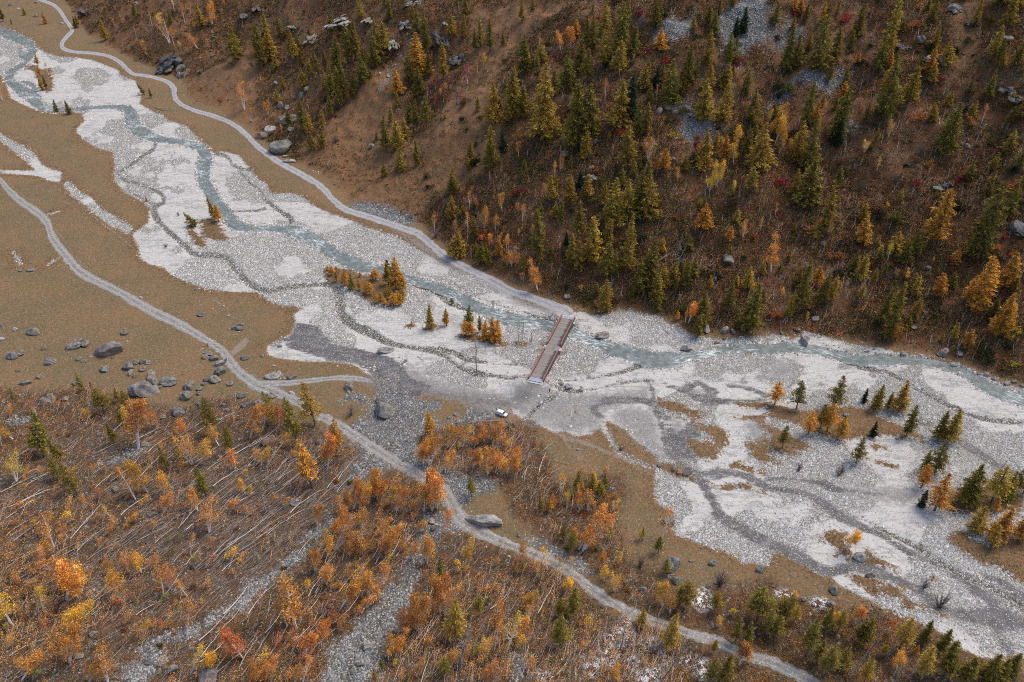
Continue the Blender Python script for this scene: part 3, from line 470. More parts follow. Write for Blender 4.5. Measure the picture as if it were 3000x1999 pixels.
# ---------------- water ----------------
def river_mesh(name, s, extra):
    l, r, c = ribbon(s, 3); bst = np.full(X.shape, 1e9); al = np.zeros(X.shape); ac = np.zeros(X.shape)
    sel = up2(sdf(np.concatenate([l, r[::-1]]))) if extra is None else extra
    m = sel > -1.6; x = X[m]; y = Y[m]; dd_, aa, ss = polydist(x, y, [tuple(p) for p in c])
    keep = np.zeros(X.shape, bool); keep[m] = True; al[m] = aa; ac[m] = np.where(ss > 0, dd_, -dd_)
    kq = keep.ravel()[Q].all(1); q = Q[kq]; used = np.unique(q); remap = np.zeros(len(V), np.int64); remap[used] = np.arange(len(used))
    zz = WLEV + .07 * fbm(X / .9, Y / .9, 91, 2) + .09 * fbm(X / 3., Y / 3., 92, 2)
    vv = np.stack([X, Y, zz], -1).reshape(-1, 3)[used]; me = mesh_from(name, vv, remap[q], MAT['water'], True)
    fattr(me, 'along', al.ravel()[used]); fattr(me, 'crossw', ac.ravel()[used]); tag(ob(name, me), kind='structure')
river_mesh('river_water', RIVER, M['water'])
# ---------------- roads ----------------
def road(name, s, mat, k=8, lift=.10):
    l, r, c = ribbon(s, k); n = 9; L = len(l); nz = rng.normal(0, .30, (L, 2)); nz = (nz + np.roll(nz, 1, 0)) * .7
    vs = []; ac = []
    for j in range(n):
        t = j / (n - 1); p = l * (1 - t) + r * t; dirn = (r - l) / (np.linalg.norm(r - l, axis=1, keepdims=True) + 1e-9)
        if j == 0: p = p - dirn * nz[:, :1]
        if j == n - 1: p = p + dirn * nz[:, 1:]
        z = ground(p[:, 0], p[:, 1]) + (lift if 0 < j < n - 1 else -.02) + (.03 * math.cos((t - .5) * 6.28 * 2) if 0 < j < n - 1 else 0)
        vs.append(np.column_stack([p, z])); ac.append(np.full(L, t * 2 - 1))
    Vr = np.stack(vs, 1).reshape(-1, 3); A = np.stack(ac, 1).ravel(); ii = np.arange(L * n).reshape(L, n)
    Fr = np.stack([ii[:-1, :-1], ii[1:, :-1], ii[1:, 1:], ii[:-1, 1:]], -1).reshape(-1, 4)
    me = mesh_from(name, Vr, Fr, mat, True); fattr(me, 'across', A); return tag(ob(name, me), kind='structure')
road('upper_road', ' '.join(p if p.count(',') < 2 else p.rsplit(',', 1)[0] + ',' + str(int(float(p.rsplit(',', 1)[1]) * .88)) for p in UPROAD.split()), MAT['upper_road']); road('lower_track_road', LOTRACK, MAT['lower_track'])
road('bridge_spur_road', SPUR, MAT['lower_track'], 8, .08)
# ---------------- plant, rock and dead wood shapes ----------------
def shards(C, D, L, W_, seed=0):
    """diamond shaped leaf or needle sprays: centres, directions, lengths, widths"""
    n = len(C); r = np.random.default_rng(seed); D = D / (np.linalg.norm(D, axis=1, keepdims=True) + 1e-9)
    q = r.normal(size=(n, 3)); s = np.cross(D, q); s /= np.linalg.norm(s, axis=1, keepdims=True) + 1e-9
    L = np.broadcast_to(L, n)[:, None]; W_ = np.broadcast_to(W_, n)[:, None]
    V = np.stack([C - D * L / 2, C + s * W_ / 2 - D * L * .05, C + D * L / 2, C - s * W_ / 2 + D * L * .05], 1).reshape(-1, 3)
    return V, np.arange(n * 4).reshape(n, 4)
def conifer(seed, H=14., Rr=2.7, base=.10, dens=1., spike=.85):
    r = np.random.default_rng(seed); C = []; D = []; tk = []
    nw = int(36); sect = r.uniform(.6, 1.15, 12)
    for i in range(nw):
        f = i / (nw - 1); z = H * (base + (0.985 - base) * f); rad = Rr * (1 - f) ** spike * r.uniform(.8, 1.12) * min(1, .55 + f * 5) + .12
        nb = int(6 + 4 * (1 - f))
        for b in range(nb):
            az = r.uniform(0, 6.283); rr = rad * sect[int((az / 6.283 * 12 + i * .15)) % 12] * r.uniform(.55, 1.2)
            if r.random() < .16: continue
            dr = np.array([math.cos(az), math.sin(az), 0]); k = max(3, int(rr * 7 * dens))
            t = r.uniform(.12, 1, k) ** .75
            p = dr[None] * (rr * t)[:, None]; p[:, 2] = z - .30 * rr * t ** 1.5 + .12 * rr * t ** 4
            p += r.normal(0, .11, (k, 3)) * (1 + rr * .25)
            d_ = dr[None] * .8 + r.normal(0, .5, (k, 3)); d_[:, 2] -= .25
            C.append(p); D.append(d_)
    C = np.concatenate(C); D = np.concatenate(D); n = len(C)
    Vc, Fc = shards(C, D, r.uniform(.40, .80, n), r.uniform(.12, .27, n), seed)
    tr = tube([[0, 0, -.5], [.02, 0, H * .3], [0, .03, H * .7], [0, 0, H * .99]], [.24, .19, .10, .02], 6)
    brs = [tr]
    for i in range(16):
        z = r.uniform(.06, .8) * H; az = r.uniform(0, 6.283); l = Rr * .65 * (1 - z / H); brs.append(tube([[0, 0, z], [math.cos(az) * l, math.sin(az) * l, z - .2 * l]], [.045, .015], 4))
    return mesh_from('conifer_crown', Vc, Fc, MAT['foliage']), mesh_from('conifer_trunk', *joinVF(brs), MAT['bark'])
def birch(seed, H=9., nst=1, full=1., bare=0.):
    r = np.random.default_rng(seed); parts = []; tips = []
    for s in range(nst):
        a0 = r.uniform(0, 6.28); sp = 0 if nst == 1 else r.uniform(.10, .28); bend = r.normal(0, .05, 2); h = H * r.uniform(.8, 1.05)
        P = []
        for i in range(7):
            f = i / 6; P.append([math.cos(a0) * (sp * h * f + .1) + bend[0] * h * f * f + .08 * math.sin(f * 5 + s), math.sin(a0) * (sp * h * f + .1) + bend[1] * h * f * f + .08 * math.cos(f * 6 + s), -.3 + h * f])
        P = np.array(P); parts.append(tube(P, np.linspace(.22 if nst == 1 else .17, .05, 7), 5))
        for i in range(int(15)):
            f = r.uniform(.26, 1) ** .9; k = f * 6; i0 = min(int(k), 5); p = P[i0] + (P[i0 + 1] - P[i0]) * (k - i0); az = r.uniform(0, 6.28); l = H * .19 * (1.25 - f) * r.uniform(.6, 1.3)
            e = p + np.array([math.cos(az) * l, math.sin(az) * l, l * r.uniform(.4, 1.2)]); m = (p + e) / 2 + np.array([0, 0, -.1 * l])
            parts.append(tube([p, m, e], [.05, .03, .012], 4)); tips += [(m, .5), (e, 1.)]
            for q in range(2): e2 = m + r.normal(0, .35, 3) * l + [0, 0, .3 * l]; tips.append((e2, .8)); parts.append(tube([m, e2], [.022, .01], 3))
    C = []
    for p, wgt in tips:
        if r.random() < bare: continue
        k = int(34 * full * wgt * r.uniform(.4, 1.4)); C.append(p + r.normal(0, .36 * H / 9, (k, 3)) * [1, 1, 1.3])
    C = np.concatenate(C); n = len(C)
    Vc, Fc = shards(C, r.normal(size=(n, 3)), r.uniform(.19, .36, n), r.uniform(.11, .22, n), seed)
    return mesh_from('birch_crown', Vc, Fc, MAT['foliage']), mesh_from('birch_trunk', *joinVF(parts), MAT['birch_bark'])
def dead_tree(seed, H=10.):
    r = np.random.default_rng(seed); parts = [tube([[0, 0, -.4], [.15, 0, H * .4], [.1, .2, H * .7], [.4, .2, H]], [.14, .11, .07, .02], 6)]
    for i in range(46):
        z = r.uniform(.15, .95) * H; az = r.uniform(0, 6.28); l = H * .2 * (1.05 - z / H) * r.uniform(.5, 1.2); c, s = math.cos(az) * l, math.sin(az) * l
        parts.append(tube([[.15, .05, z], [.15 + c * .6, .05 + s * .6, z - .1 * l], [.15 + c, .05 + s, z - .35 * l]], [.045, .03, .012], 3))
    return mesh_from('dead_trunk', *joinVF(parts), MAT['bark'])
def bare_bush(seed, H=3.):
    r = np.random.default_rng(seed); parts = []
    for i in range(34):
        az = r.uniform(0, 6.28); sp = r.uniform(.1, .9); l = H * r.uniform(.6, 1); e = np.array([math.cos(az) * sp * l, math.sin(az) * sp * l, l * (1.1 - .5 * sp)]); m = e * .5 + r.normal(0, .08, 3) * H * .3
        parts.append(tube([[0, 0, -.1], m, e], [.06, .035, .01], 3)); parts.append(tube([m, m + (e - m) * .8 + r.normal(0, .18, 3) * H * .4], [.03, .01], 3))
    return mesh_from('bare_twigs', *joinVF(parts), MAT['bark'])
def shrub(seed, dens=1.):
    r = np.random.default_rng(seed); n = int(520 * dens); lob = r.normal(0, .42, (7, 3)); lob[:, 2] = np.abs(lob[:, 2]) * .8 + .35
    c = lob[r.integers(0, 7, n)] + r.normal(0, .24, (n, 3)); c[:, 2] = np.maximum(c[:, 2], .03)
    Vc, Fc = shards(c, r.normal(size=(n, 3)), r.uniform(.12, .26, n), r.uniform(.09, .18, n), seed)
    st = [tube([[0, 0, -.15], l * .6, l], [.04, .03, .01], 3) for l in lob]
    return mesh_from('shrub_leaves', Vc, Fc, MAT['foliage']), mesh_from('shrub_stems', *joinVF(st), MAT['bark'])
def ico(sub):
    import bmesh
    bm = bmesh.new(); bmesh.ops.create_icosphere(bm, subdivisions=sub, radius=1); bm.verts.ensure_lookup_table()
    v = np.array([q.co[:] for q in bm.verts]); f = np.array([[l.index for l in q.verts] for q in bm.faces]); bm.free(); return v, f
IV, IF = ico(4)
def n3(v, s, seed): return fbm(v[:, 0] * s + v[:, 2] * s * .7 + 50, v[:, 1] * s - v[:, 2] * s * .6 + 50, seed, 3)
def rock(seed, planes=14, rough=.10, squash=.8):
    r = np.random.default_rng(seed); v = IV.copy()
    for k in range(planes):
        nrm = r.normal(size=3); nrm /= np.linalg.norm(nrm); dlim = r.uniform(.55, .85); dd_ = v @ nrm; o = dd_ > dlim; v[o] -= np.outer((dd_[o] - dlim) * .93, nrm)
    v *= (1 + rough * n3(v, 2.2, seed) + rough * .4 * n3(v, 6., seed + 5))[:, None]
    v -= [0, 0, 0]; v[:, 2] *= squash; v /= np.abs(v).max(0) + 1e-9; v[:, 2] = v[:, 2] * .62 + .38
    return mesh_from('boulder', v, IF, MAT['rock'], False)
def crag(seed):
    """a broken outcrop: many ledged blocks stepping up the slope, with clefts between them"""
    r = np.random.default_rng(seed); parts = []; v0, f0 = ico(3)
    for k in range(26):
        v = v0.copy(); ax = r.normal(0, .18, 2)
        for j in range(8):
            nrm = r.normal(size=3) * [1, .8, 1]; nrm /= np.linalg.norm(nrm); dlim = r.uniform(.4, .7); dd_ = v @ nrm; o = dd_ > dlim; v[o] -= np.outer((dd_[o] - dlim) * .96, nrm)
        v *= (1 + .16 * n3(v, 3, seed + k))[:, None]; v = v * [r.uniform(.12, .34), r.uniform(.2, .5), r.uniform(.10, .30)]
        x = r.uniform(-.85, .85); h = (1 - abs(x) ** 1.6) * r.uniform(.55, 1); y = r.uniform(-.8, .5); v[:, 2] += v[:, 0] * .35; v += [x, y, (y + .8) * .55 * h]; parts.append((v, f0))
    V_, F_ = joinVF(parts); return mesh_from('crag', V_, F_, MAT['rock'], False)
def pole(seed, L=9.):
    r = np.random.default_rng(seed); b = r.normal(0, .05, 2); P = [[L * f, L * b[0] * math.sin(f * 3.1) + .06 * r.normal(), .12 + L * abs(b[1]) * math.sin(f * 3.1) * .5 + .5 * f * r.random()] for f in np.linspace(0, 1, 7)]
    parts = [tube(P, np.linspace(.135, .03, 7), 5)]
    for k in range(r.integers(3, 8)):
        f = r.uniform(.45, .97); p = np.array(P[int(f * 6)]); parts.append(tube([p, p + [r.uniform(.4, 1.2), r.normal(0, .5), r.uniform(.0, .6)]], [.035, .012], 3))
    return mesh_from('fallen_pole', *joinVF(parts), MAT['bark'])
def sapling(seed, H=4.5):
    r = np.random.default_rng(seed); parts = []; C = []
    for k in range(r.integers(2, 5)):
        a = r.uniform(0, 6.28); b0 = np.array([math.cos(a), math.sin(a), 0]) * r.uniform(.1, .5); tp = b0 * 2.2 + [r.normal(0, .3), r.normal(0, .3), H * r.uniform(.7, 1.05)]; md = (b0 + tp) / 2 + r.normal(0, .12, 3)
        parts.append(tube([b0 - [0, 0, .2], md, tp], [.09, .06, .02], 4))
        for q in range(7):
            f = r.uniform(.3, 1); p = b0 + (tp - b0) * f; e = p + r.normal(0, .45, 3); parts.append(tube([p, e], [.022, .01], 3)); C.append((p + e) / 2 + r.normal(0, .27, (int(r.integers(6, 22)), 3)))
    C = np.concatenate(C); n = len(C); Vc, Fc = shards(C, r.normal(size=(n, 3)), r.uniform(.2, .38, n), r.uniform(.12, .23, n), seed)
    return mesh_from('sapling_leaves', Vc, Fc, MAT['foliage']), mesh_from('sapling_stems', *joinVF(parts), MAT['birch_bark'])
CON = [conifer(i, 14, R_, b, dn, sp) for i, (R_, b, dn, sp) in enumerate([(2.7, .08, 1.4, .7), (2.4, .12, 1.5, .78), (3.0, .06, 1.25, .66), (2.2, .18, 1.3, .55), (2.8, .10, 1.6, .75), (1.9, .1, 1.5, .6), (2.5, .22, 1.2, .6)])]
LOOSE = [conifer(30 + i, 14, R_, b, .8, sp) for i, (R_, b, sp) in enumerate([(3.1, .30, .5), (2.6, .25, .6), (3.4, .35, .45), (2.9, .2, .65)])]
SPR = [conifer(20 + i, 12, 2.3, .03, 1.7, .75) for i in range(2)]
BIR = [birch(40 + i, 9, ns, fl) for i, (ns, fl) in enumerate([(1, .9), (1, .5), (2, .6), (3, .7), (1, .35), (2, .9), (3, .4), (2, 1.)])]
SAP = [sapling(50 + i) for i in range(6)]; DEAD = [dead_tree(60 + i) for i in range(3)]; BUSH = [bare_bush(70 + i) for i in range(3)]
SHR = [shrub(80 + i) for i in range(5)]; ROCKS = [rock(100 + i, pl, rg, sq) for i, (pl, rg, sq) in enumerate([(14, .08, .8), (10, .12, .7), (18, .06, .9), (12, .1, .6), (9, .14, .8), (16, .07, 1.), (7, .16, .7)])]
CRAG = [crag(130 + i) for i in range(5)]; POLE = [pole(150 + i) for i in range(6)]
# ---------------- labels that single things out ----------------
LAND = [("the timber bridge", 1600, 1025), ("the parked white car", 1468, 1212), ("the huge pale boulder by the track", 1416, 1500), ("the fork of the lower track", 760, 1120), ("the hikers' boulder row", 640, 1070), ("the biggest domed meadow boulder", 317, 1022), ("the ring of meadow boulders", 420, 1090), ("the upper road's hairpin bend", 185, 95), ("the river's highest wooded islet", 130, 230), ("the crag over the upper road", 510, 190), ("the split boulder over the upper road", 835, 430), ("the boulder pile over the upper road", 820, 350), ("the foot of the bare couloir", 1000, 420), ("the head of the bare couloir", 1230, 90), ("the tall pale cliff", 1005, 50), ("the crimson shrubs", 1330, 260), ("the black-streaked crag", 1345, 165), ("the near-black spruce", 1845, 290), ("the white scree high up", 2200, 60), ("the yellow tree mid slope", 2080, 515), ("the golden trees mid slope", 2330, 400), ("the toppled grey tree", 2000, 740), ("the high open gully", 2790, 160), ("the dark crag at the slope's edge", 2980, 690), ("the round rust tree", 2240, 770), ("the slope footpath", 2560, 835), ("the wooded river island", 1070, 840), ("the heath islets in the gravel", 620, 670), ("the larches upstream of the bridge", 1400, 960), ("the river bend below the bridge", 1930, 1050), ("the larch clump on the gravel", 2420, 1240), ("the dark silt pond", 1990, 1280), ("the orange rock by the rill", 1990, 1375), ("the silt stream's junction", 2460, 1675), ("the golden tree on the gravel islet", 2480, 1610), ("the snow patches below the track", 1830, 1880), ("the tall boulder with a pine", 1970, 1650), ("the stony gully stream", 1080, 1850), ("the flattened grey trunks", 850, 1450), ("the birch grove below the car", 1370, 1320), ("the birch grove in the pasture", 1740, 1440), ("the rubble fan by the track", 1150, 1250), ("the meadow's forest edge", 300, 1190), ("the lowest rubble chute", 480, 1930), ("the upper track bend", 60, 620), ("the last larches by the river", 2900, 1400), ("the lower track's last bend", 2300, 1950), ("the stream island by the silt", 2700, 1750), ("the wooded slope's top corner", 2950, 60), ("the river's far bank cliff", 2750, 1040), ("the bare rooted boulder below", 620, 1980), ("the thicket at the sheet's foot", 200, 1700)]
LAND[-1] = ("the thickest orange birches", 200, 1700); LAND[-2] = ("the lone grey boulder under yellow birch", 620, 1980)
ORD = "first second third fourth fifth sixth seventh eighth ninth tenth eleventh twelfth thirteenth fourteenth fifteenth sixteenth seventeenth eighteenth nineteenth twentieth".split()
PEND = []                                     # (object, description, u, v)
def later(o, desc, cat, group, xyz):
    u, v, _ = project(*xyz); tag(o, None, cat, group); PEND.append((o, desc, float(u), float(v)))
def write_labels():
    L = np.array([[a, b] for _, a, b in LAND]); by = {}
    for o, d_, u, v in PEND: by.setdefault(d_, []).append((o, u, v))
    for d_, rows in by.items():
        if len(rows) == 1 and len(d_.split()) >= 4: rows[0][0]['label'] = d_; continue
        P = np.array([[u, v] for _, u, v in rows]); D2 = np.hypot(P[:, None, 0] - L[None, :, 0], P[:, None, 1] - L[None, :, 1])
        rank = D2.argsort(0).argsort(0)                        # how many of the same look stand nearer to each landmark
        for i, (o, u, v) in enumerate(rows):
            best = min(range(len(L)), key=lambda k: rank[i, k] * 60 + D2[i, k])
            r_ = rank[i, best]; nm = LAND[best][0]
            o['label'] = f"{d_} nearest to {nm}" if r_ == 0 else f"{d_}, {ORD[r_] if r_ < 20 else 'about %dth' % (r_ + 1)} nearest to {nm}"
# ---------------- placing ----------------
LARCH_COL = {'G': (.27, .205, .045), 'Y': (.45, .29, .055), 'O': (.66, .315, .055), 'K': (.055, .075, .04), 'R': (.5, .19, .06)}
LARCH_NAME = {'G': 'olive-green larch', 'Y': 'tawny larch turning gold', 'O': 'golden-orange larch', 'K': 'dark green spruce', 'R': 'rusty larch'}
def jitter(c, a=.12):
    k = 1 + rnd.uniform(-a * 1.6, a * 1.2); return tuple(max(0, q * k * (1 + rnd.uniform(-a, a) * .5)) for q in c)
def size_word(h, a, b): return 'tall' if h > b else 'small' if h < a else 'mid-sized'
def px_to_m(u, v, x, y):
    z = float(ground(x, y)); _, _, dep = project(x, y, z); return dep / F, z
def heights(x, y, z, hpx):
    """height in metres of an upright thing whose picture is hpx native pixels tall"""
    lo, hi = .1, 60.; _, v0, _ = project(x, y, z)
    for _ in range(24):
        m = (lo + hi) / 2; _, v1, _ = project(x, y, z + m)
        if v0 - v1 < hpx: lo = m
        else: hi = m
    return lo
def orient(o, vec, spin):
    q = Vector(vec).normalized().to_track_quat('Z', 'Y') @ Matrix.Rotation(spin, 4, 'Z').to_quaternion(); o.rotation_mode = 'QUATERNION'; o.rotation_quaternion = q
BARKC = (.16, .125, .10)
def put_tree(meshes, name, x, y, H, H0, wf, col, bark, lean=(0, 0), z=None):
    z = float(ground(x, y)) if z is None else z
    e = ob(name, None, loc=(x, y, z)); orient(e, (lean[0], lean[1], 1), rnd.uniform(0, 6.28)); k = H / H0; e.scale = (k * wf, k * wf, k)
    ob('trunk', meshes[1], e, bark); ob('crown', meshes[0], e, col); return e, z
def larches(s):
    tile = None
    for tok in s.split():
        if ':' in tok: tile, tok = tok.split(':')
        if not tok: continue
        c = tok[0]; q = [float(k) for k in tok[1:].split(',')]; u, v = T(tile, q[0], q[1]); (x,), (y,) = hit(u, v)
        z = float(ground(x, y)); H = heights(x, y, z, q[2] / 3.136); ln = (rnd.uniform(-.03, .03), rnd.uniform(-.03, .03))
        if len(q) > 3: mpp, _ = px_to_m(u, v, x, y); ln = (q[3] / 3.136 * mpp / H, .1)
        wf = rnd.uniform(1.2, 1.65) * (.95 if H < 6 else 1.0) * (1.15 if c == 'O' else 1); ms = rnd.choice(SPR) if c == 'K' else rnd.choice(CON)
        low_ = tile in ('20', '21', '22', '30', '31', '32', '33') and u < 2700
        if tile == '23' and c != 'K' and rnd.random() < .6: ms = rnd.choice(LOOSE[:2] + LOOSE[3:])
        if tile == '11' and H < 7 and c != 'K': ms = rnd.choice(LOOSE); wf *= 1.2
        if low_ and c != 'K': ms = rnd.choice(LOOSE + CON[-1:]); wf *= rnd.uniform(.65, .95)
        H0 = 12 if c == 'K' else 14
        if H > 24: wf *= .8
        e, z = put_tree(ms, 'spruce_tree' if c == 'K' else 'larch_tree', x, y, H, H0, wf, jitter((.33, .25, .055) if low_ and c == 'G' and rnd.random() < .7 else LARCH_COL[c]), jitter(BARKC), ln, z)
        later(e, f"{size_word(H, 7, 15)} {LARCH_NAME[c]}", 'conifer', 'larches and spruces', (x, y, z))
BC = {'O': (.74, .32, .065), 'Y': (.86, .50, .055), 'R': (.55, .17, .06), 'G': (.32, .28, .06), 'B': (.42, .16, .05), 'L': (.85, .62, .03), 'C': (.36, .04, .06)}
BN = {'O': 'orange birch', 'Y': 'golden-yellow birch', 'R': 'rust-red birch', 'G': 'green-leaved birch', 'B': 'brown-leaved birch', 'L': 'lemon-yellow birch', 'C': 'crimson rowan'}
def leanword(ln): m = math.hypot(*ln); return 'strongly leaning' if m > .8 else 'leaning' if m > .3 else 'upright'
def put_birch(x, y, H, c, ln, ms=None):
    o_ = BC[rnd.choice('OYRB')] if c in 'OYR' else BC[c]; m_ = rnd.uniform(0, .35); bc = tuple(p * (1 - m_) + q * m_ for p, q in zip(BC[c], o_))
    e, z = put_tree(ms or rnd.choice(BIR), 'birch_tree', x, y, H, 9, rnd.uniform(.8, 1.1), jitter(bc, .16), jitter((.84, .79, .73), .1), ln)
    later(e, f"{leanword(ln)} {size_word(H, 5, 9)} {BN[c]}", 'birch', 'birches and rowans', (x, y, z)); return e
def birches(s):
    tile = None
    for tok in s.split():
        if ':' in tok: tile, tok = tok.split(':')
        if not tok: continue
        q = [float(k) for k in tok[1:].split(',')]; u, v = T(tile, q[0], q[1]); (x,), (y,) = hit(u, v); z = float(ground(x, y)); H = heights(x, y, z, q[2] / 3.136); mpp, _ = px_to_m(u, v, x, y)
        lx = (q[3] if len(q) > 3 else 0) / 3.136 * mpp / H
        if len(q) <= 3 and tile in ('20', '21', '30', '31'): lx = rnd.uniform(.05, .55)
        put_birch(x, y, H, tok[0], (lx, abs(lx) * .3))
def inpoly(P, x, y):
    ins = False
    for (ax, ay), (bx, by) in zip(P, np.roll(P, -1, 0)):
        if (ay > y) != (by > y) and x < (bx - ax) * (y - ay) / (by - ay) + ax: ins = not ins
    return ins
def scatter(poly, n, avoid=True, mind=0., seed=1, gap=('road', .3)):
    """n picture-even spots on the ground inside a traced outline, off roads and water"""
    P = np.array(parse(poly, 2)); r = random.Random(seed); U = []; k = 0; lo = P.min(0); hi = P.max(0)
    while len(U) < n * 3 and k < 60000:
        k += 1; u = r.uniform(lo[0], hi[0]); v = r.uniform(lo[1], hi[1])
        if inpoly(P, u, v) and (mind == 0 or all((u - a) ** 2 + (v - b) ** 2 > mind * mind for a, b in U)): U.append((u, v))
    x, y = hit(*np.array(U).T); rd = gi(M['road'], x, y); wt = gi(M['water'], x, y); gr = gi(M['gravel'], x, y)
    ok = (rd < -.6) & (wt < -1.) & ((gr < 0) if avoid else True)
    return [(float(a), float(b)) for a, b, c in zip(x, y, ok) if c][:n]
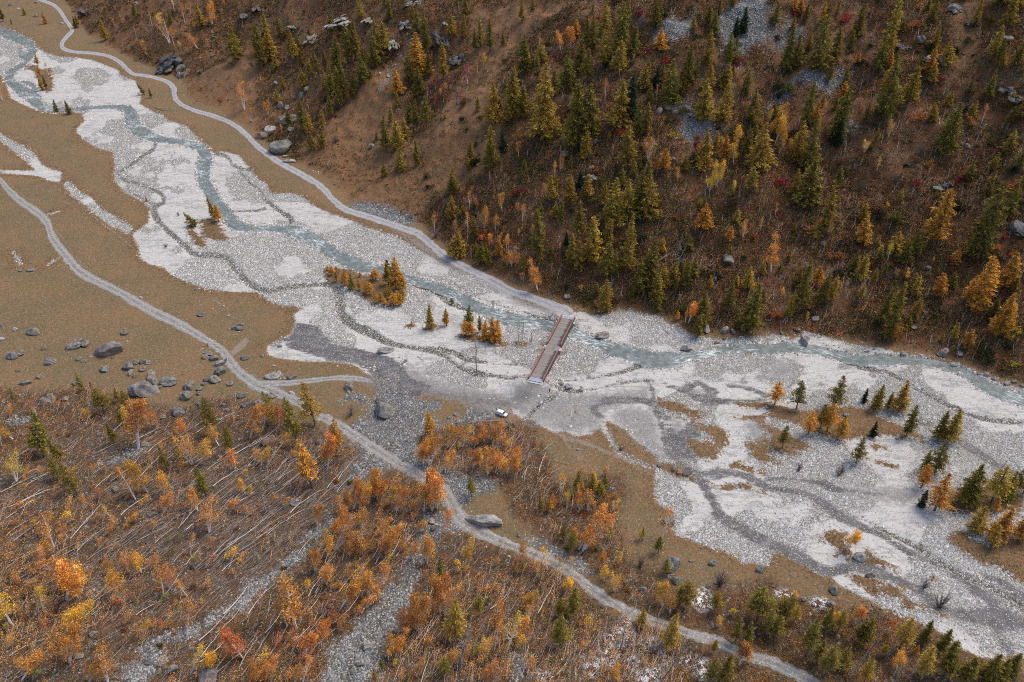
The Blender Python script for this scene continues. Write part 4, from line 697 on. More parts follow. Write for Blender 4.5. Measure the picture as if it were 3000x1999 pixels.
# ---------------- larches and spruces traced one by one: colour letter, foot of the trunk, height ----------------
larches("""01:G60,640,420 Y140,560,300 G230,380,250 Y330,520,260 Y500,700,180 G420,620,180 Y560,680,200 G640,640,200 G760,640,300 G850,600,380 G920,560,400 G1000,700,260 G1090,620,320 G1120,560,460 Y1180,500,300 G980,790,300 G800,900,330 G900,880,220 G700,900,300 G780,980,200 Y640,850,200
G430,1200,300 Y490,1240,230 G510,1380,180 Y590,1370,160 Y620,1190,180 G690,1080,200 G620,1350,150 O1500,690,390 G1400,800,320 G1500,900,280 O1300,870,260 Y1300,980,150 G1470,1170,260 G1570,1160,270 G1420,1120,200 G1560,520,400 G1590,700,240 Y1800,360,270 Y1910,350,220 Y1720,720,340 G2010,480,200 Y2060,440,280 G2150,470,300 G2270,420,130 G1480,300,230 G1230,170,200 G1190,60,150 Y1240,1130,160 G1200,1380,330 Y1300,1370,280 Y1370,1280,210 G1110,1280,90 Y1330,1568,230 G1480,1510,240 Y1180,1620,130 Y2190,1130,380 Y2340,1120,430 G2150,1560,330 Y2160,1400,250 K2270,1400,200 G1930,130,150 G1850,60,120 Y960,160,190 Y1440,190,160 G700,330,200 Y100,330,220 G20,500,260
02:Y90,200,190 G190,100,120 G110,680,350 G230,740,250 Y280,1290,715 Y30,1100,480 G100,1080,320 G510,800,340 G620,700,330 G680,770,330 G690,440,300 G730,500,360 G740,130,100 Y850,300,330 Y850,600,400 G1000,500,480 Y980,700,330 G1110,520,320 G1050,250,240 G1310,300,300 G590,1350,620 G690,1250,480 Y680,1450,250 Y420,1260,200 K1090,1080,370 Y980,1170,450 G1260,960,200 G1230,1240,300 G1370,800,230 K1320,800,200 G1450,950,420 G1600,820,430 G1680,760,240 Y1790,600,330 G1800,250,200 Y1750,1120,400 Y1800,830,300 Y1960,820,250 G1980,640,330 Y1940,1110,350 K2120,300,240 K2050,340,180 G2190,1150,330 Y1050,1568,420 G1170,1568,150 Y1750,1568,380 Y2250,1568,450 G540,1560,130 G1900,140,160 G2150,1450,260 G380,900,260 G1150,1250,330 G2020,80,160
03:G150,680,440 G250,620,300 Y370,460,200 G460,650,620 G340,200,180 Y640,120,160 G740,500,230 G600,600,350 Y1060,560,560 G1170,200,230 G1500,200,230 Y1520,480,240 G1060,1080,620 Y1270,1000,400 G1370,700,200 G340,1170,420 G630,1280,500 K620,1340,260 G700,800,200 G350,1568,520 Y250,1500,380 Y2050,560,330 Y2180,280,330 G2100,600,250 G2280,600,220 Y2070,740,120 G1620,1450,500 G2300,1568,250 G60,250,240 G2330,1100,300 G820,330,300 Y1900,240,280
12:Y350,300,260 Y520,330,300 K625,165,150 G240,790,430 G240,480,220 G450,500,220 G610,640,360 G650,290,150 Y930,500,430 Y840,330,220 Y1050,430,360 G1170,380,380 Y1240,440,440 G1000,150,180 Y540,880,290 Y600,920,310 Y740,840,430 Y1050,940,510 G870,980,320 Y880,680,240 Y930,950,230 G1000,930,180 G1260,1030,400 G1160,1120,300 Y1240,920,200 Y860,1290,290 G1590,1060,270 G1500,1100,150 Y1330,1190,260 Y1380,1080,230 G1980,1300,280 G1740,1420,320 G1700,1530,210 G2180,1480,450 G2290,1240,150 G1330,1300,110 K500,680,120 O1990,670,150 G1060,1180,140,90
13:G340,330,460 Y510,590,500 Y230,260,280 G280,1300,500 G500,1210,280 Y580,1190,230 Y1210,280,120 O1520,700,550 G1330,800,260 G1930,800,700 G2000,250,260 G2190,430,330 G1050,1400,320 G1100,1568,540 Y1340,1150,190 Y1340,1370,200 O1900,1300,520 O2180,1080,320 O1850,1200,250 O2110,1530,400 Y1690,1568,170 Y1590,1568,100 O1980,1150,330
23:O60,580,210 G260,620,270 G610,610,290 Y990,630,240 Y1200,640,290 K880,560,130 G1270,870,280 G1560,900,260 Y1660,920,300 G480,800,230 O370,850,220 O540,830,260 O660,890,200 K960,870,140 G130,980,200 G810,1110,230 G1530,1210,280 G1430,1180,180 O1410,1340,210 O1530,1550,330 K1410,1520,150 G1830,1490,350 Y2050,1480,330 G2250,1400,220 G2180,1450,250 O2080,1568,120 G2340,1400,200 Y1100,620,160
33:Y1900,180,240 O2100,250,300 Y2050,320,200 O2300,250,280 G350,1320,330 G150,1030,260 G520,1100,230 Y640,1100,200 G520,1500,280 G680,1440,220 G870,1230,250 G830,1200,200 Y880,1568,220 Y1400,1500,260 O1350,1310,90 Y1210,1250,290 G1420,1200,200 G1580,1300,220 G1620,1500,300 G1800,1568,230 G2000,1568,270 G2200,1500,200 Y100,1000,230 G60,1150,200 Y1050,1330,110 G2100,1560,200 G1080,1320,80 Y240,1010,150 G450,1380,200
11:K1215,950,150 Y1220,1050,210 O1290,1100,300 O1350,1080,150 O700,960,80 O740,930,50 O820,1050,120 G740,1020,90 G880,1090,150 Y820,1020,110 O950,1100,110 O1040,1140,120 Y1020,1120,100 O1100,1010,110 Y1100,1220,110 O1150,1200,80 Y1240,1180,110 O1300,1210,110 Y1350,1180,120 O1270,1240,120 Y1200,1150,90 O1070,1000,70 O1330,1230,100 O1180,1230,60 O660,920,50 O960,980,50
Y1600,1450,220 O1750,1420,160 G1960,1400,170 O1930,1510,130 O1980,1520,130 Y2060,1480,150 O2110,1550,170 O2180,1568,230 O2220,1550,180 Y1860,800,260 Y1820,790,200 G2070,850,200 G2140,880,150 G1800,1220,60 O1430,1405,30
21:G180,770,290,-70 G390,970,430,-60 Y550,780,380,-70 O745,1060,320,10 O520,1350,420,-70 O1600,880,220 G1980,1430,180 G1480,1400,120
10:G1800,510,150,-110 Y1975,440,190,-40 O2010,470,160 O1345,275,55
00:G520,1020,120 G640,1050,130 O350,600,110 O390,830,150 G430,820,130 O370,700,100 Y970,370,200 G30,200,160 G110,230,60 Y230,140,80 O420,220,110 G700,260,110 Y720,250,110 G1570,210,130 Y2180,560,300 G1330,870,120,-60 G1390,900,90 G2150,480,220 Y1850,250,220 G1250,180,160
20:G760,450,160 G840,420,60 G960,660,230 Y1090,560,130 G1170,620,170 G410,1050,370,20 G570,1120,200,-60 G720,1420,280,-80 G560,1280,230,-60 G1050,940,180 G1120,770,160 G1990,860,320,-60 G1540,1190,210,-30 G1900,1430,270,-50 G140,560,130 G380,800,110 Y1620,900,90 G2150,1050,250,-40 G1650,1080,120
31:G1700,640,220 Y1845,1160,350 G2050,960,190 G1740,1500,160 Y1100,1568,130 G1400,1568,80 G1160,1450,100 22:G260,1568,150 G600,1400,200 G730,1420,200 G850,1370,160 G800,1470,180 O340,1568,130
32:G440,1230,280 G560,960,260 G440,960,160 G470,260,160 Y1420,1260,290,60 Y1190,1060,160 G1590,890,250 G1540,850,180 G2050,1200,230 Y1860,900,180 G2150,1230,220 G1950,1568,260 G2250,1000,300 G2340,1140,250 Y1850,1310,130 G1820,1568,230 G1420,560,130 G550,360,180 G1200,250,110 G1340,380,150 Y900,240,120 Y100,560,110""")
# ---------------- birches traced one by one: colour, foot, height, drift of the top ----------------
birches("""00:O1000,450,60 O1700,220,180 O1600,100,200 O1950,240,210 O1400,240,120 O1560,400,220,-60 O1600,420,160 O1820,450,180,-60 O1760,480,120 O2250,1010,250 O2190,930,60 O1130,240,80 O1050,230,70 Y1480,260,140 O1350,500,120 R1250,330,90 O1750,100,110 O2060,60,80 O2120,600,40 O20,920,120 O80,900,50 O1280,890,40 Y380,390,60 O190,590,40 R450,690,100
01:O110,1060,130 O240,1230,90 O570,970,50 O350,1040,60 O480,1000,90 Y940,790,80 Y2090,610,150 O2040,680,100 C1600,860,110 C1650,830,100 C1720,900,110 C1940,770,180 C1860,950,120 C1780,800,110 C1640,980,90 C1580,920,90 O1740,830,100 O1700,880,70 C1620,560,80 O2260,1568,70 R2130,160,60
02:O250,490,140 O450,460,190 O540,450,210 O400,1000,80 O850,930,200 R1200,800,130 C1190,520,70 C1400,90,60 R480,1300,130,40 O450,1568,120 O60,1440,130 O1240,1500,240 Y2060,1360,240 Y1940,1350,110 Y2040,1500,220 Y2080,1300,140 Y2010,1420,150 O1990,1500,110 L1880,1568,110 Y2340,1140,170 R1330,900,110 C2230,1320,90 C1690,1440,110 R1450,700,60 C790,960,90 O700,1260,90 C130,1560,70 R2100,800,80
03:O120,1280,330 Y60,1330,280 O160,1150,200 Y20,1240,170 Y100,1400,190 L230,1450,190 Y205,1400,120 G110,1400,150 R460,1500,110 Y1000,1568,120 O1110,1250,150 R1900,1200,170,-60 R1970,1110,150 C2060,1450,90 C30,780,100 Y880,1420,120 O1200,1080,60
12:O390,80,160 O320,250,160 Y90,560,60 O100,480,160 R120,420,100 O240,1100,240 O180,980,90 Y440,720,50 L1810,200,200 Y1870,150,230 L2030,190,100 O1520,90,110 O2120,640,180 O1620,1400,210 Y630,1110,60 O770,1240,50 O1590,1400,120 G1660,720,60 O30,880,120 O2280,560,120
13:O30,940,280 R1000,310,110 Y880,430,80 L1090,830,150 L1000,850,160 Y1280,1010,90 G1440,980,60 Y1640,1060,80 Y1100,340,60 O430,590,130 O560,560,130 Y130,1150,90 R60,420,110 Y850,1000,60 C40,1060,90 O1500,860,60 Y360,1370,70 R1170,980,90 C1750,30,90
11:O1960,360,150 R1900,240,100 O1830,560,140 O1950,560,160 O2260,380,170 O2200,540,170 O2100,540,180 R2040,340,110 R1640,560,150 O2220,690,120 O2140,700,140 O2300,700,120 R1650,420,60 O2060,210,40 O2350,880,120 R2300,850,90
20:Y1180,760,180,-40 O1200,740,150,110 O1270,980,400,60 O1380,800,200,60 Y90,700,120 R330,660,120,-30 O10,960,180 O120,900,130,-40 Y280,1040,200 Y160,1290,230,50 Y230,1260,100,80 O220,1290,60 O1350,1390,280,-30 O1250,1450,250,-60 O1770,1130,270,-40 Y1850,1120,260 O1510,1410,260,50 O1650,1200,90 O1430,1100,160 R920,1460,100 O760,1568,130 O1500,1568,190 O1820,1568,170,-50 Y2220,1390,120 O2120,1180,200,120 O2150,760,130 R2010,600,90 O2300,900,280 O1660,900,210,60 O2010,960,200,-60 O2340,1100,120 O2100,1568,130,50 Y2280,1420,90 O750,740,110,80 Y830,720,130,-60
21:R230,820,290,40 O60,820,230 O240,960,130,30 Y40,1140,210 O90,1160,110 O100,1150,290,270 O650,1190,330,30 Y640,1140,170 O840,1568,200,60 O1420,920,110 O1530,1130,240,-30 O1590,1140,280,20 O1600,1130,260,100 Y1740,1210,190,70 O1760,1200,180 O1760,980,170,80 Y1900,970,190 O2000,980,140,60 O1990,1160,190,40 Y2060,1150,140 O2130,1230,220,40 O2200,1210,220,40 O2300,1210,250 Y2260,1220,120 O2100,930,170,30 O2160,910,160,20 O2210,930,200,20 O2240,920,180,30 O1570,1490,210,30 O1620,1560,300,30 O1660,1540,330,30 O1540,1568,180 O1120,1460,280,80 O1080,1440,200 O950,1540,200 O900,1540,220,60 O1290,1560,220,110 Y1240,1500,160 O1400,1568,150 Y2300,1000,100
22:Y440,1400,170 O470,1350,120 O610,1530,160,30 O700,1550,220,50 O840,1520,160,100 Y760,1370,150 O640,1380,120 Y500,1500,120 G980,1480,60 O380,1530,130 Y350,1568,110 O750,1568,80
30:O500,320,280,30 O440,150,140,60 Y1050,100,140,-60 O620,230,170,-20 O230,220,90 O400,430,240 O350,500,170 O630,710,270,-60 Y660,690,230 O620,800,380,240 O250,730,120 Y120,1050,330,-60 Y400,910,230,60 O1000,560,150 O1500,780,250,40 O1560,700,200,60 Y1300,560,220 Y1200,100,100 O1200,560,180,30 O1380,540,160 Y1720,780,140,-60 Y560,1150,330 Y1060,780,300,80 O640,1390,280,80 Y310,1370,130 Y1300,1170,160 O1720,1130,310,120 O1000,1568,260,60 O820,1568,170 Y1740,1490,240 Y1860,1460,200 R2230,1340,260,-60 R2190,1300,170 O2300,1568,180 R1480,1100,120 O1750,400,170,80 O1930,190,260,60 O200,1550,260,230 O60,1260,130
31:O700,250,190,60 O830,170,230,60 O560,130,170 O730,370,320 Y560,420,230 Y600,430,200 Y630,480,180 O860,400,180,40 O970,250,280,60 O960,380,230,50 O1160,320,240,40 O1140,400,260,100 R1230,300,150 O1440,430,170 O1520,490,260,80 O1570,480,280,40 O1690,240,260,130 Y1920,480,230,60 O650,670,220,50 Y620,650,90 Y470,720,110 O540,540,200 O770,900,300,150 O970,780,250,130 O1040,780,250,90 O1130,730,230,110 O1590,890,290 O1540,620,80 O1690,930,290,90 O1310,1120,190,100 O1360,1120,260,90 O1470,1080,330,80 O1740,960,250,80 O580,1150,200,70 O600,1240,230,90 O420,1330,190,120 O480,1330,140 Y290,1060,180,-40 O120,1070,240 O380,1080,420,70 O350,1560,170 O430,1568,200 O90,1540,170,70 O30,1568,150 O1220,1360,190,100 O1280,1340,170,70 O1470,1520,160,60 O1770,1400,180,60 O1890,1400,160,60 Y2090,1340,180,40 O2190,1150,290,60 O2180,1270,220,60 Y2300,1300,300 R2150,1480,120 O2130,1568,130,30 O2190,1568,170,50 O2040,760,90 Y1640,1440,80 Y1900,560,90
32:O90,460,200,20 R40,540,130,20 Y320,530,190,-40 Y440,480,90 Y540,520,110 Y490,750,140 O130,1080,200,30 Y50,560,90 Y120,900,180 O40,1210,200,70 O610,350,240,130 O650,360,330,250 O570,290,170 O1380,240,240,30 R1030,350,100,20 O800,520,160 Y850,640,170 Y970,480,90 Y940,730,170 O920,980,90,40 Y1380,870,190,-20 O1450,930,180 L2010,940,80 O240,600,120 O610,1040,50 O2180,1400,190,-20 R2080,1410,170 O1830,1300,100 Y1240,1160,40 Y1900,1050,120 O800,1568,60 O980,1568,140 Y1180,260,110
33:Y720,350,190 O1180,1440,180 O790,1030,150 O2280,1500,160 Y250,800,90 O20,910,90 O1490,650,80 R1110,1120,110 O1010,1200,80 Y590,1020,110""")
n_l = len([o for o in bpy.data.objects if o.name.startswith('larch_tree')]); n_b = len([o for o in bpy.data.objects if o.name.startswith('birch_tree')]); open('/tmp/counts.txt', 'w').write(f'{n_l} {n_b}')
# ---------------- boulders and crags: centre, width, height on the sheet ----------------
RC_ = {'g': (.27, .25, .22), 'd': (.13, .125, .125), 'p': (.37, .355, .33), 'r': (.30, .19, .14), 'o': (.42, .24, .15), 'w': (.55, .55, .55), 'b': (.225, .22, .215)}
RN_ = {'g': 'grey', 'd': 'dark grey', 'p': 'pale', 'r': 'russet', 'o': 'orange-brown', 'w': 'white', 'b': 'blue-grey'}
def boulders(s, name='boulder', tall=1., mset=None, grp='boulders', cat='boulder', own=None):
    tile = None; k = 0
    for tok in s.split():
        if ':' in tok: tile, tok = tok.split(':')
        if not tok: continue
        c = tok[0]; q = [float(t) for t in tok[1:].split(',')]; u, v = T(tile, q[0], q[1] + q[3] * .28); (x,), (y,) = hit(u, v); mpp, z = px_to_m(u, v, x, y)
        big = 1.0 if mset else (.95 if float(gi(D_HILL, x, y)) > 3 and not own else 1.1 if v < 1030 or u > 1250 else 1.22); wd_ = q[2] / 3.136 * mpp * big; ht = q[3] / 3.136 * mpp * big * 1.12; pit = math.atan2(CAM_H - z, math.hypot(x, y))
        dep_ = max(ht / (math.sin(pit) + .55 * math.cos(pit)), wd_ * .45); hz = min(dep_ * .55 * tall, wd_ * (.32 if mset else .8))
        e = ob(name, rnd.choice(mset or ROCKS), color=jitter(RC_[c], .1), loc=(x, y, z - hz * .12)); e.rotation_euler = (rnd.uniform(-.12, .12), rnd.uniform(-.12, .12), rnd.choice([0, 3.14159]) + rnd.uniform(-.3, .3)); e.scale = (wd_ / 2, dep_ / 2, hz * 1.15)
        if own: tag(e, own[k], cat, grp); k += 1
        else:
            shp = 'long low' if wd_ > dep_ * 1.5 else 'upright' if wd_ < dep_ * .85 else 'rounded'
            later(e, f"{'huge' if wd_ > 8 else 'big' if wd_ > 4 else 'medium' if wd_ > 2 else 'small'} {shp} {RN_[c]} {cat}", cat, grp, (x, y, z))
boulders("g995,70,235,135 p2090,1625,330,150".replace('g995', '20:g995').replace('p2090', '21:p2090'), own=["the biggest domed grey boulder on the open meadow", "huge pale striped boulder beside the bend of the grey gravel track"])
boulders("01:g250,1340,230,140", own=["big split grey boulder standing above the upper gravel road"])
boulders("21:g2310,750,120,90", own=["round grey boulder just below the parked white car"])
boulders("""01:p140,1190,120,110 r60,1240,120,80 g340,1070,100,90 g225,960,70,80 g240,1100,100,90 g320,1190,80,60 g300,1120,120,70 g290,980,60,60 g420,870,60,60 g350,880,50,40 g470,800,50,80 p180,760,40,40 p215,705,15,20 w1215,695,30,30 w1140,685,25,25 w1245,690,20,20 w1280,605,20,20 w1355,395,20,15 w1300,490,30,12 w1200,770,20,20 p270,1435,50,30 g1060,1330,70,50 p310,1480,120,30
00:p1650,680,40,40 g340,20,40,25 b110,45,50,25 w170,80,25,15 w570,215,40,20 w1250,25,20,20 p1950,300,40,25 p1965,340,30,20 g2310,1110,40,30 g330,150,60,20
02:p1350,1020,80,70 b1165,1050,50,50 r490,1410,110,80 r720,1540,80,70 r1430,980,120,80 g2090,385,80,50 g1640,1050,50,40 r1860,730,60,60 g760,1290,80,60 g700,1430,30,30 r500,1375,60,40 g1810,1180,60,40 g1480,1460,60,50 g1310,1320,70,40 g1500,1290,60,40 p1520,490,20,20
03:b1390,370,90,80 g1480,550,110,100 g1600,560,120,90 g2200,350,150,60 g1500,710,50,40 g1570,930,40,30 g1830,1340,60,60 b440,1510,40,30 g1840,1260,20,70 g1780,1320,40,30
12:g1980,800,120,120 p1860,980,60,80 p500,1150,70,60 p1790,1430,60,120 p1950,1460,80,80 g2030,1470,40,60 g1550,1140,40,50 g1080,390,40,50 w1445,710,20,20 w1775,460,20,16 w1740,510,20,25 w1660,955,25,20 w1265,615,20,20 w910,640,20,25 r2160,1520,40,30 r1950,1540,40,30 g820,1500,150,80 b440,1040,30,20 w720,640,15,15 w1855,310,15,15 p1210,1270,20,25 g1735,1190,30,40
13:p330,1545,90,110 p440,1350,100,60 b2290,520,140,170 g1550,170,150,60 g1470,880,60,50 g500,660,60,50 b655,575,30,30 g480,30,50,40 g640,20,30,50 g1170,1160,40,30 w305,515,15,25 g1440,1290,50,40 w2110,1140,25,20 p120,1480,20,40 g270,1450,70,60 g1340,1430,80,50
22:p520,400,80,60 g1605,50,100,70 b1480,1165,45,70 o1540,1195,65,55 b1600,1215,65,50 b1350,1130,35,50 g780,985,30,16 w1170,705,25,18 p610,990,40,25 w640,1000,20,16 p1230,1200,20,15 p450,385,60,40 p640,430,50,40 p720,1540,30,20 r1880,5,60,20
23:g920,85,40,20 p1240,105,60,50 p1150,115,50,20 g1610,95,120,100 g1760,110,80,60 p1720,200,100,40 p2000,300,50,50 r900,88,40,14 p1940,290,40,25 p2090,340,80,30 p2200,380,70,40 g2250,365,60,40 r2070,490,20,10 g720,675,60,40 p975,65,25,20 p2330,400,60,40
20:g690,35,140,85 g800,10,80,80 b400,60,50,45 b120,125,90,70 g200,100,60,60 b455,185,70,60 g500,180,40,40 b720,165,50,30 g770,180,50,30 b960,250,80,60 b1180,225,90,80 g1250,190,60,50 g1310,185,60,45 g1360,190,50,40 g1200,270,40,80 g1310,250,60,50 g1395,300,60,130 g1430,370,60,60 b1540,360,150,90 b1330,430,235,135 g1420,430,80,70 g1740,400,100,90 g1715,485,100,100 g1840,430,60,50 b1835,475,50,35 g1915,105,70,50 g1890,140,60,40 g1960,150,80,60 p2010,200,90,55 g2020,270,100,85 g1980,345,90,70 g1900,350,60,40 b1870,390,50,30 g2125,380,70,50 b2210,490,85,65 b1825,570,50,40 b2250,150,80,45 b355,320,40,45 b230,380,100,45 b410,550,120,90 g470,500,70,50 g600,530,60,50 b690,380,60,50 b1640,640,100,90 g1500,690,50,40 b1490,595,40,20 b1230,640,60,40 g1430,740,60,50 b910,850,40,40 g1060,1350,70,70 w1300,500,40,25 g1480,415,35,30 g1240,320,50,35 b1350,580,40,25 b1420,590,30,20 w1860,70,35,14 g160,270,40,25 w835,145,30,15 b1040,150,30,18 b2250,580,80,60 b2080,625,50,40 b1660,600,50,40 w1170,0,20,15 b960,705,50,30 b840,950,40,30 g1010,1115,50,40 g1330,940,80,50 w1225,590,16,10 b2050,580,50,30 p630,570,20,30
21:g860,405,90,85 g1130,540,70,65 g1175,630,145,165 p165,310,150,70 g320,325,90,50 w330,470,50,25 p440,525,50,40 r140,920,150,100 b580,920,50,50 g345,1465,90,75 p60,130,30,30 p215,35,50,30 p1180,70,170,70 g1575,850,60,90 p1770,700,40,30 p1840,670,50,30 w850,458,25,20 w270,342,30,16 b520,85,30,20 g150,490,90,60 b30,560,80,60 w160,222,40,12 g1860,1225,50,30 g1790,1235,40,30 b960,520,30,20 g1360,1095,30,20 g1240,830,30,20 w150,870,60,20 g900,1090,30,20
10:g315,1470,130,80 w140,1455,50,40 b1150,1485,80,50 b1845,1315,80,50 b2180,1440,120,50 b2210,1410,70,30 w1300,1165,35,20 b15,1410,50,50 w20,1545,55,40 g195,915,40,30 g285,910,80,35 b1800,1090,30,20 g255,840,30,20 g730,1555,100,40
32:b1470,450,150,190 g1520,620,120,90 b1850,455,100,60 b2280,520,125,60 b795,1100,55,70 g1185,590,40,40 b1205,700,80,80 b1270,1250,80,70 g2270,700,40,40 g2280,660,30,30 w1435,248,24,18 w850,310,14,14 b1450,70,110,100 g1800,680,60,40 g1650,445,50,30 g65,200,40,50 w280,225,20,18 b2250,630,20,20 g1440,590,40,30 g1875,650,50,30
33:g600,690,80,110 p835,390,120,100 d945,570,100,55 g575,830,90,60 g320,790,60,60 g1120,665,30,20 g960,850,25,30 g940,890,50,30 g910,910,40,30 g1035,890,20,25 w780,577,20,12 b50,675,30,25 w2040,655,20,15
30:b1580,1435,100,90 b1920,1470,150,190 g1470,1400,110,50 g720,1320,90,55 b1370,1370,80,60 g850,1110,80,60 b530,1455,40,20 g800,1040,60,40 b580,1250,50,30 b80,1490,60,50 g1450,1475,60,30 b1390,20,100,50 w825,860,24,20 b1720,820,60,60 w1850,380,30,25
31:p1605,80,80,60 g1550,100,40,30 p1020,1210,90,90 b1045,1240,30,30 b950,1400,80,45 b900,1470,50,40 g245,550,50,25 w500,180,30,50 w2250,125,20,12 b530,270,30,14 r1310,640,40,60 b1700,1510,20,20 w2320,410,30,25 g1630,150,60,40""")
# small white stones set out in rows on the meadow
boulders("10:" + " ".join(f"w{a},{b},{w_},{int(w_ * .8)}" for a, b, w_ in [(515, 148, 12), (540, 170, 12), (555, 185, 12), (590, 200, 12), (615, 215, 14), (640, 230, 12), (680, 255, 12), (705, 270, 14), (720, 290, 14), (790, 375, 18), (820, 392, 16), (848, 420, 12), (875, 435, 16), (890, 450, 14), (903, 465, 16), (925, 482, 12), (945, 495, 14), (968, 512, 14), (985, 525, 12), (1002, 536, 14), (1015, 542, 12), (1037, 558, 18), (1055, 572, 14), (1063, 585, 12), (1090, 605, 14), (1107, 615, 14), (1130, 632, 12), (1145, 645, 12), (1160, 658, 16), (1178, 675, 14), (1193, 688, 14),
  (1935, 1182, 14), (1952, 1188, 12), (1970, 1198, 16), (1985, 1206, 14), (2003, 1213, 16), (2018, 1222, 14), (2036, 1228, 12), (2055, 1243, 18), (2080, 1262, 14), (2090, 1280, 16), (2097, 1300, 14), (2105, 1330, 24), (2172, 1360, 18), (1958, 1272, 18), (2112, 1450, 16), (2145, 1492, 18), (2175, 1508, 16), (2195, 1478, 18)]), 'marker_stone', grp='rows of white stones on the meadow', cat='stone')
CR = [("00:d1600,565,430,230", "broad dark crag of layered rock above the upper road"), ("00:d800,100,230,110", "long broken black crag near the hairpin bend"), ("00:d1860,640,90,80", "small dark rock stub beside the broad crag"), ("01:p800,110,240,330", "tall pale grey cliff at the head of the wooded ravine"), ("01:g1045,120,110,230", "narrow ribbed cliff beside the tall pale cliff"), ("01:p1250,330,120,230", "white-streaked cliff at the top of the bare couloir"), ("01:g510,340,150,120", "square pale rock face with a dark undercut in the open wood"),
 ("01:d1870,510,220,180", "black-streaked crag above the crimson shrubs"), ("01:d1680,250,130,300", "long dark rib of rock beside the couloir"), ("01:g1380,190,150,150", "grey stepped outcrop below the pale slab"), ("01:p1450,15,200,70", "pale smooth slab on the ridge above the couloir"), ("01:p1740,150,60,210", "thin pale rock fin between two larches"), ("01:d20,60,120,130", "dark outcrop beside the high birches"), ("00:d2280,110,160,150", "dark craggy knob above the open slope"),
 ("03:d1860,170,120,120", "dark crag beside the high gully"), ("03:g1740,60,210,110", "slanting pale ledge at the top of the high gully"), ("03:d2240,820,190,230", "broken dark crag on the slope above the rust shrubs"), ("03:d1230,380,140,160", "shaded outcrop under the tawny larches"), ("12:p720,40,130,120", "pale outcrop beside the small dark spruce"), ("13:d2290,540,170,200", "dark ravine wall under the leaning larches"), ("13:d1620,130,200,90", "low dark crag above the golden larches"), ("01:g330,230,120,110", "grey rock step among the thin pines")]
for s_, lb in CR: boulders(s_, 'crag', 1.15, CRAG, 'crags on the mountainside', 'crag', [lb])
# ---------------- dead trees, bushes, shrubs ----------------
def deads(s, ms, name, desc, cat, grp, H0, colr=(.24, .215, .20)):
    tile = None
    for tok in s.split():
        if ':' in tok: tile, tok = tok.split(':')
        if not tok: continue
        q = [float(k) for k in tok.split(',')]; u, v = T(tile, q[0], q[1]); (x,), (y,) = hit(u, v); z = float(ground(x, y)); H = heights(x, y, z, q[2] / 3.136); mpp, _ = px_to_m(u, v, x, y)
        lx = (q[3] if len(q) > 3 else 0) / 3.136 * mpp / H; e = ob(name, rnd.choice(ms), color=jitter(colr), loc=(x, y, z)); orient(e, (lx, abs(lx) * .4, 1), rnd.uniform(0, 6.28)); e.scale = (H / H0,) * 3
        later(e, f"{leanword((lx, 0))} {size_word(H, 4, 9)} {desc}", cat, grp, (x, y, z))
deads("12:1410,1060,420,170 1300,890,180,210 1500,850,280,40 440,820,110 870,1150,180,60 1630,460,140,60 21:2030,300,360 2110,80,90 2200,110,110 2280,120,90 2180,80,80 31:1860,1440,430,140 2060,780,220,70 1840,900,150,60 32:1000,1230,220,20 1330,1300,170,80 1370,1568,320,200 1090,1220,160,30 1520,1340,230,50 1250,1290,150,60 11:1915,1390,130 2300,1400,80 23:2130,1180,140,80 1230,580,180 1100,600,130 33:1170,1540,200,120 1060,1370,230,80 1260,1560,180,50 740,1530,230,130 910,1310,250,110 20:1985,900,190,-50 1790,1130,180,-10 390,1060,300,40 21:110,1320,220 90,1568,310 510,1340,300,-40 190,1290,130 22:100,1180,300,100 170,1400,90,30 850,1420,200,120 910,1430,160,90 12:330,1568,150 180,1568,170 100,1568,220 60,1568,160",
      DEAD, 'dead_tree', 'grey leafless tree', 'dead tree', 'dead and leafless trees', 10)
deads("33:1440,690,90 1580,870,130,20 32:1900,680,150,40 1180,500,120 1880,830,130 03:1350,900,150 1400,1420,120 900,760,110 02:330,500,100 1150,300,180 800,460,60 11:1750,330,90 1700,440,80 1650,620,120 2050,300,110 12:1600,330,110 100,90,90 13:1090,1000,90 1170,100,90 850,170,80 00:2320,620,80 750,50,50 23:680,1200,90 650,1230,60 280,1180,80 22:1000,1000,60 01:730,1310,90 21:880,680,110 1600,900,100 10:1640,410,40 1525,700,50",
      BUSH, 'bare_bush', 'leafless grey bush', 'bush', 'leafless bushes', 3.2, (.22, .17, .155))
SC = {'rust': (.45, .145, .05), 'crimson': (.34, .045, .06), 'dark green': (.045, .058, .022), 'olive': (.16, .15, .035), 'mustard-yellow': (.42, .26, .04), 'dull brown': (.15, .085, .045), 'orange': (.50, .20, .04)}
def shrubs(poly, n, kinds, r0, r1, seed):
    for x, y in scatter(poly, n, True, 14, seed):
        k = rnd.choice(kinds); z = float(ground(x, y)); r_ = rnd.uniform(r0, r1) * rnd.uniform(.7, 1.25); ms = rnd.choice(SHR)
        e = ob('low_shrub', ms[0], color=jitter(SC[k], .2), loc=(x, y, z - .1)); e.rotation_euler = (0, 0, rnd.uniform(0, 6.28)); e.scale = (r_ * rnd.uniform(.9, 1.5), r_, r_ * rnd.uniform(.6, .95))
        st = ob('stems', ms[1], e, (.2, .16, .13)); later(e, f"{'broad' if r_ > 1.6 else 'low'} {k} shrub", 'shrub', 'shrubs of the mountainside', (x, y, z))
HILLP = "01:1400,1568 1750,1000 2352,500 02:900,0 03:2400,0 23:2352,380 23:1600,90 13:600,1500 12:1600,1400 12:700,1260 11:1700,700"
shrubs(HILLP, 215, ['rust', 'crimson', 'dark green', 'dark green', 'dark green', 'olive', 'mustard-yellow', 'dull brown', 'dull brown', 'rust', 'olive'], 1.3, 3.3, 5)
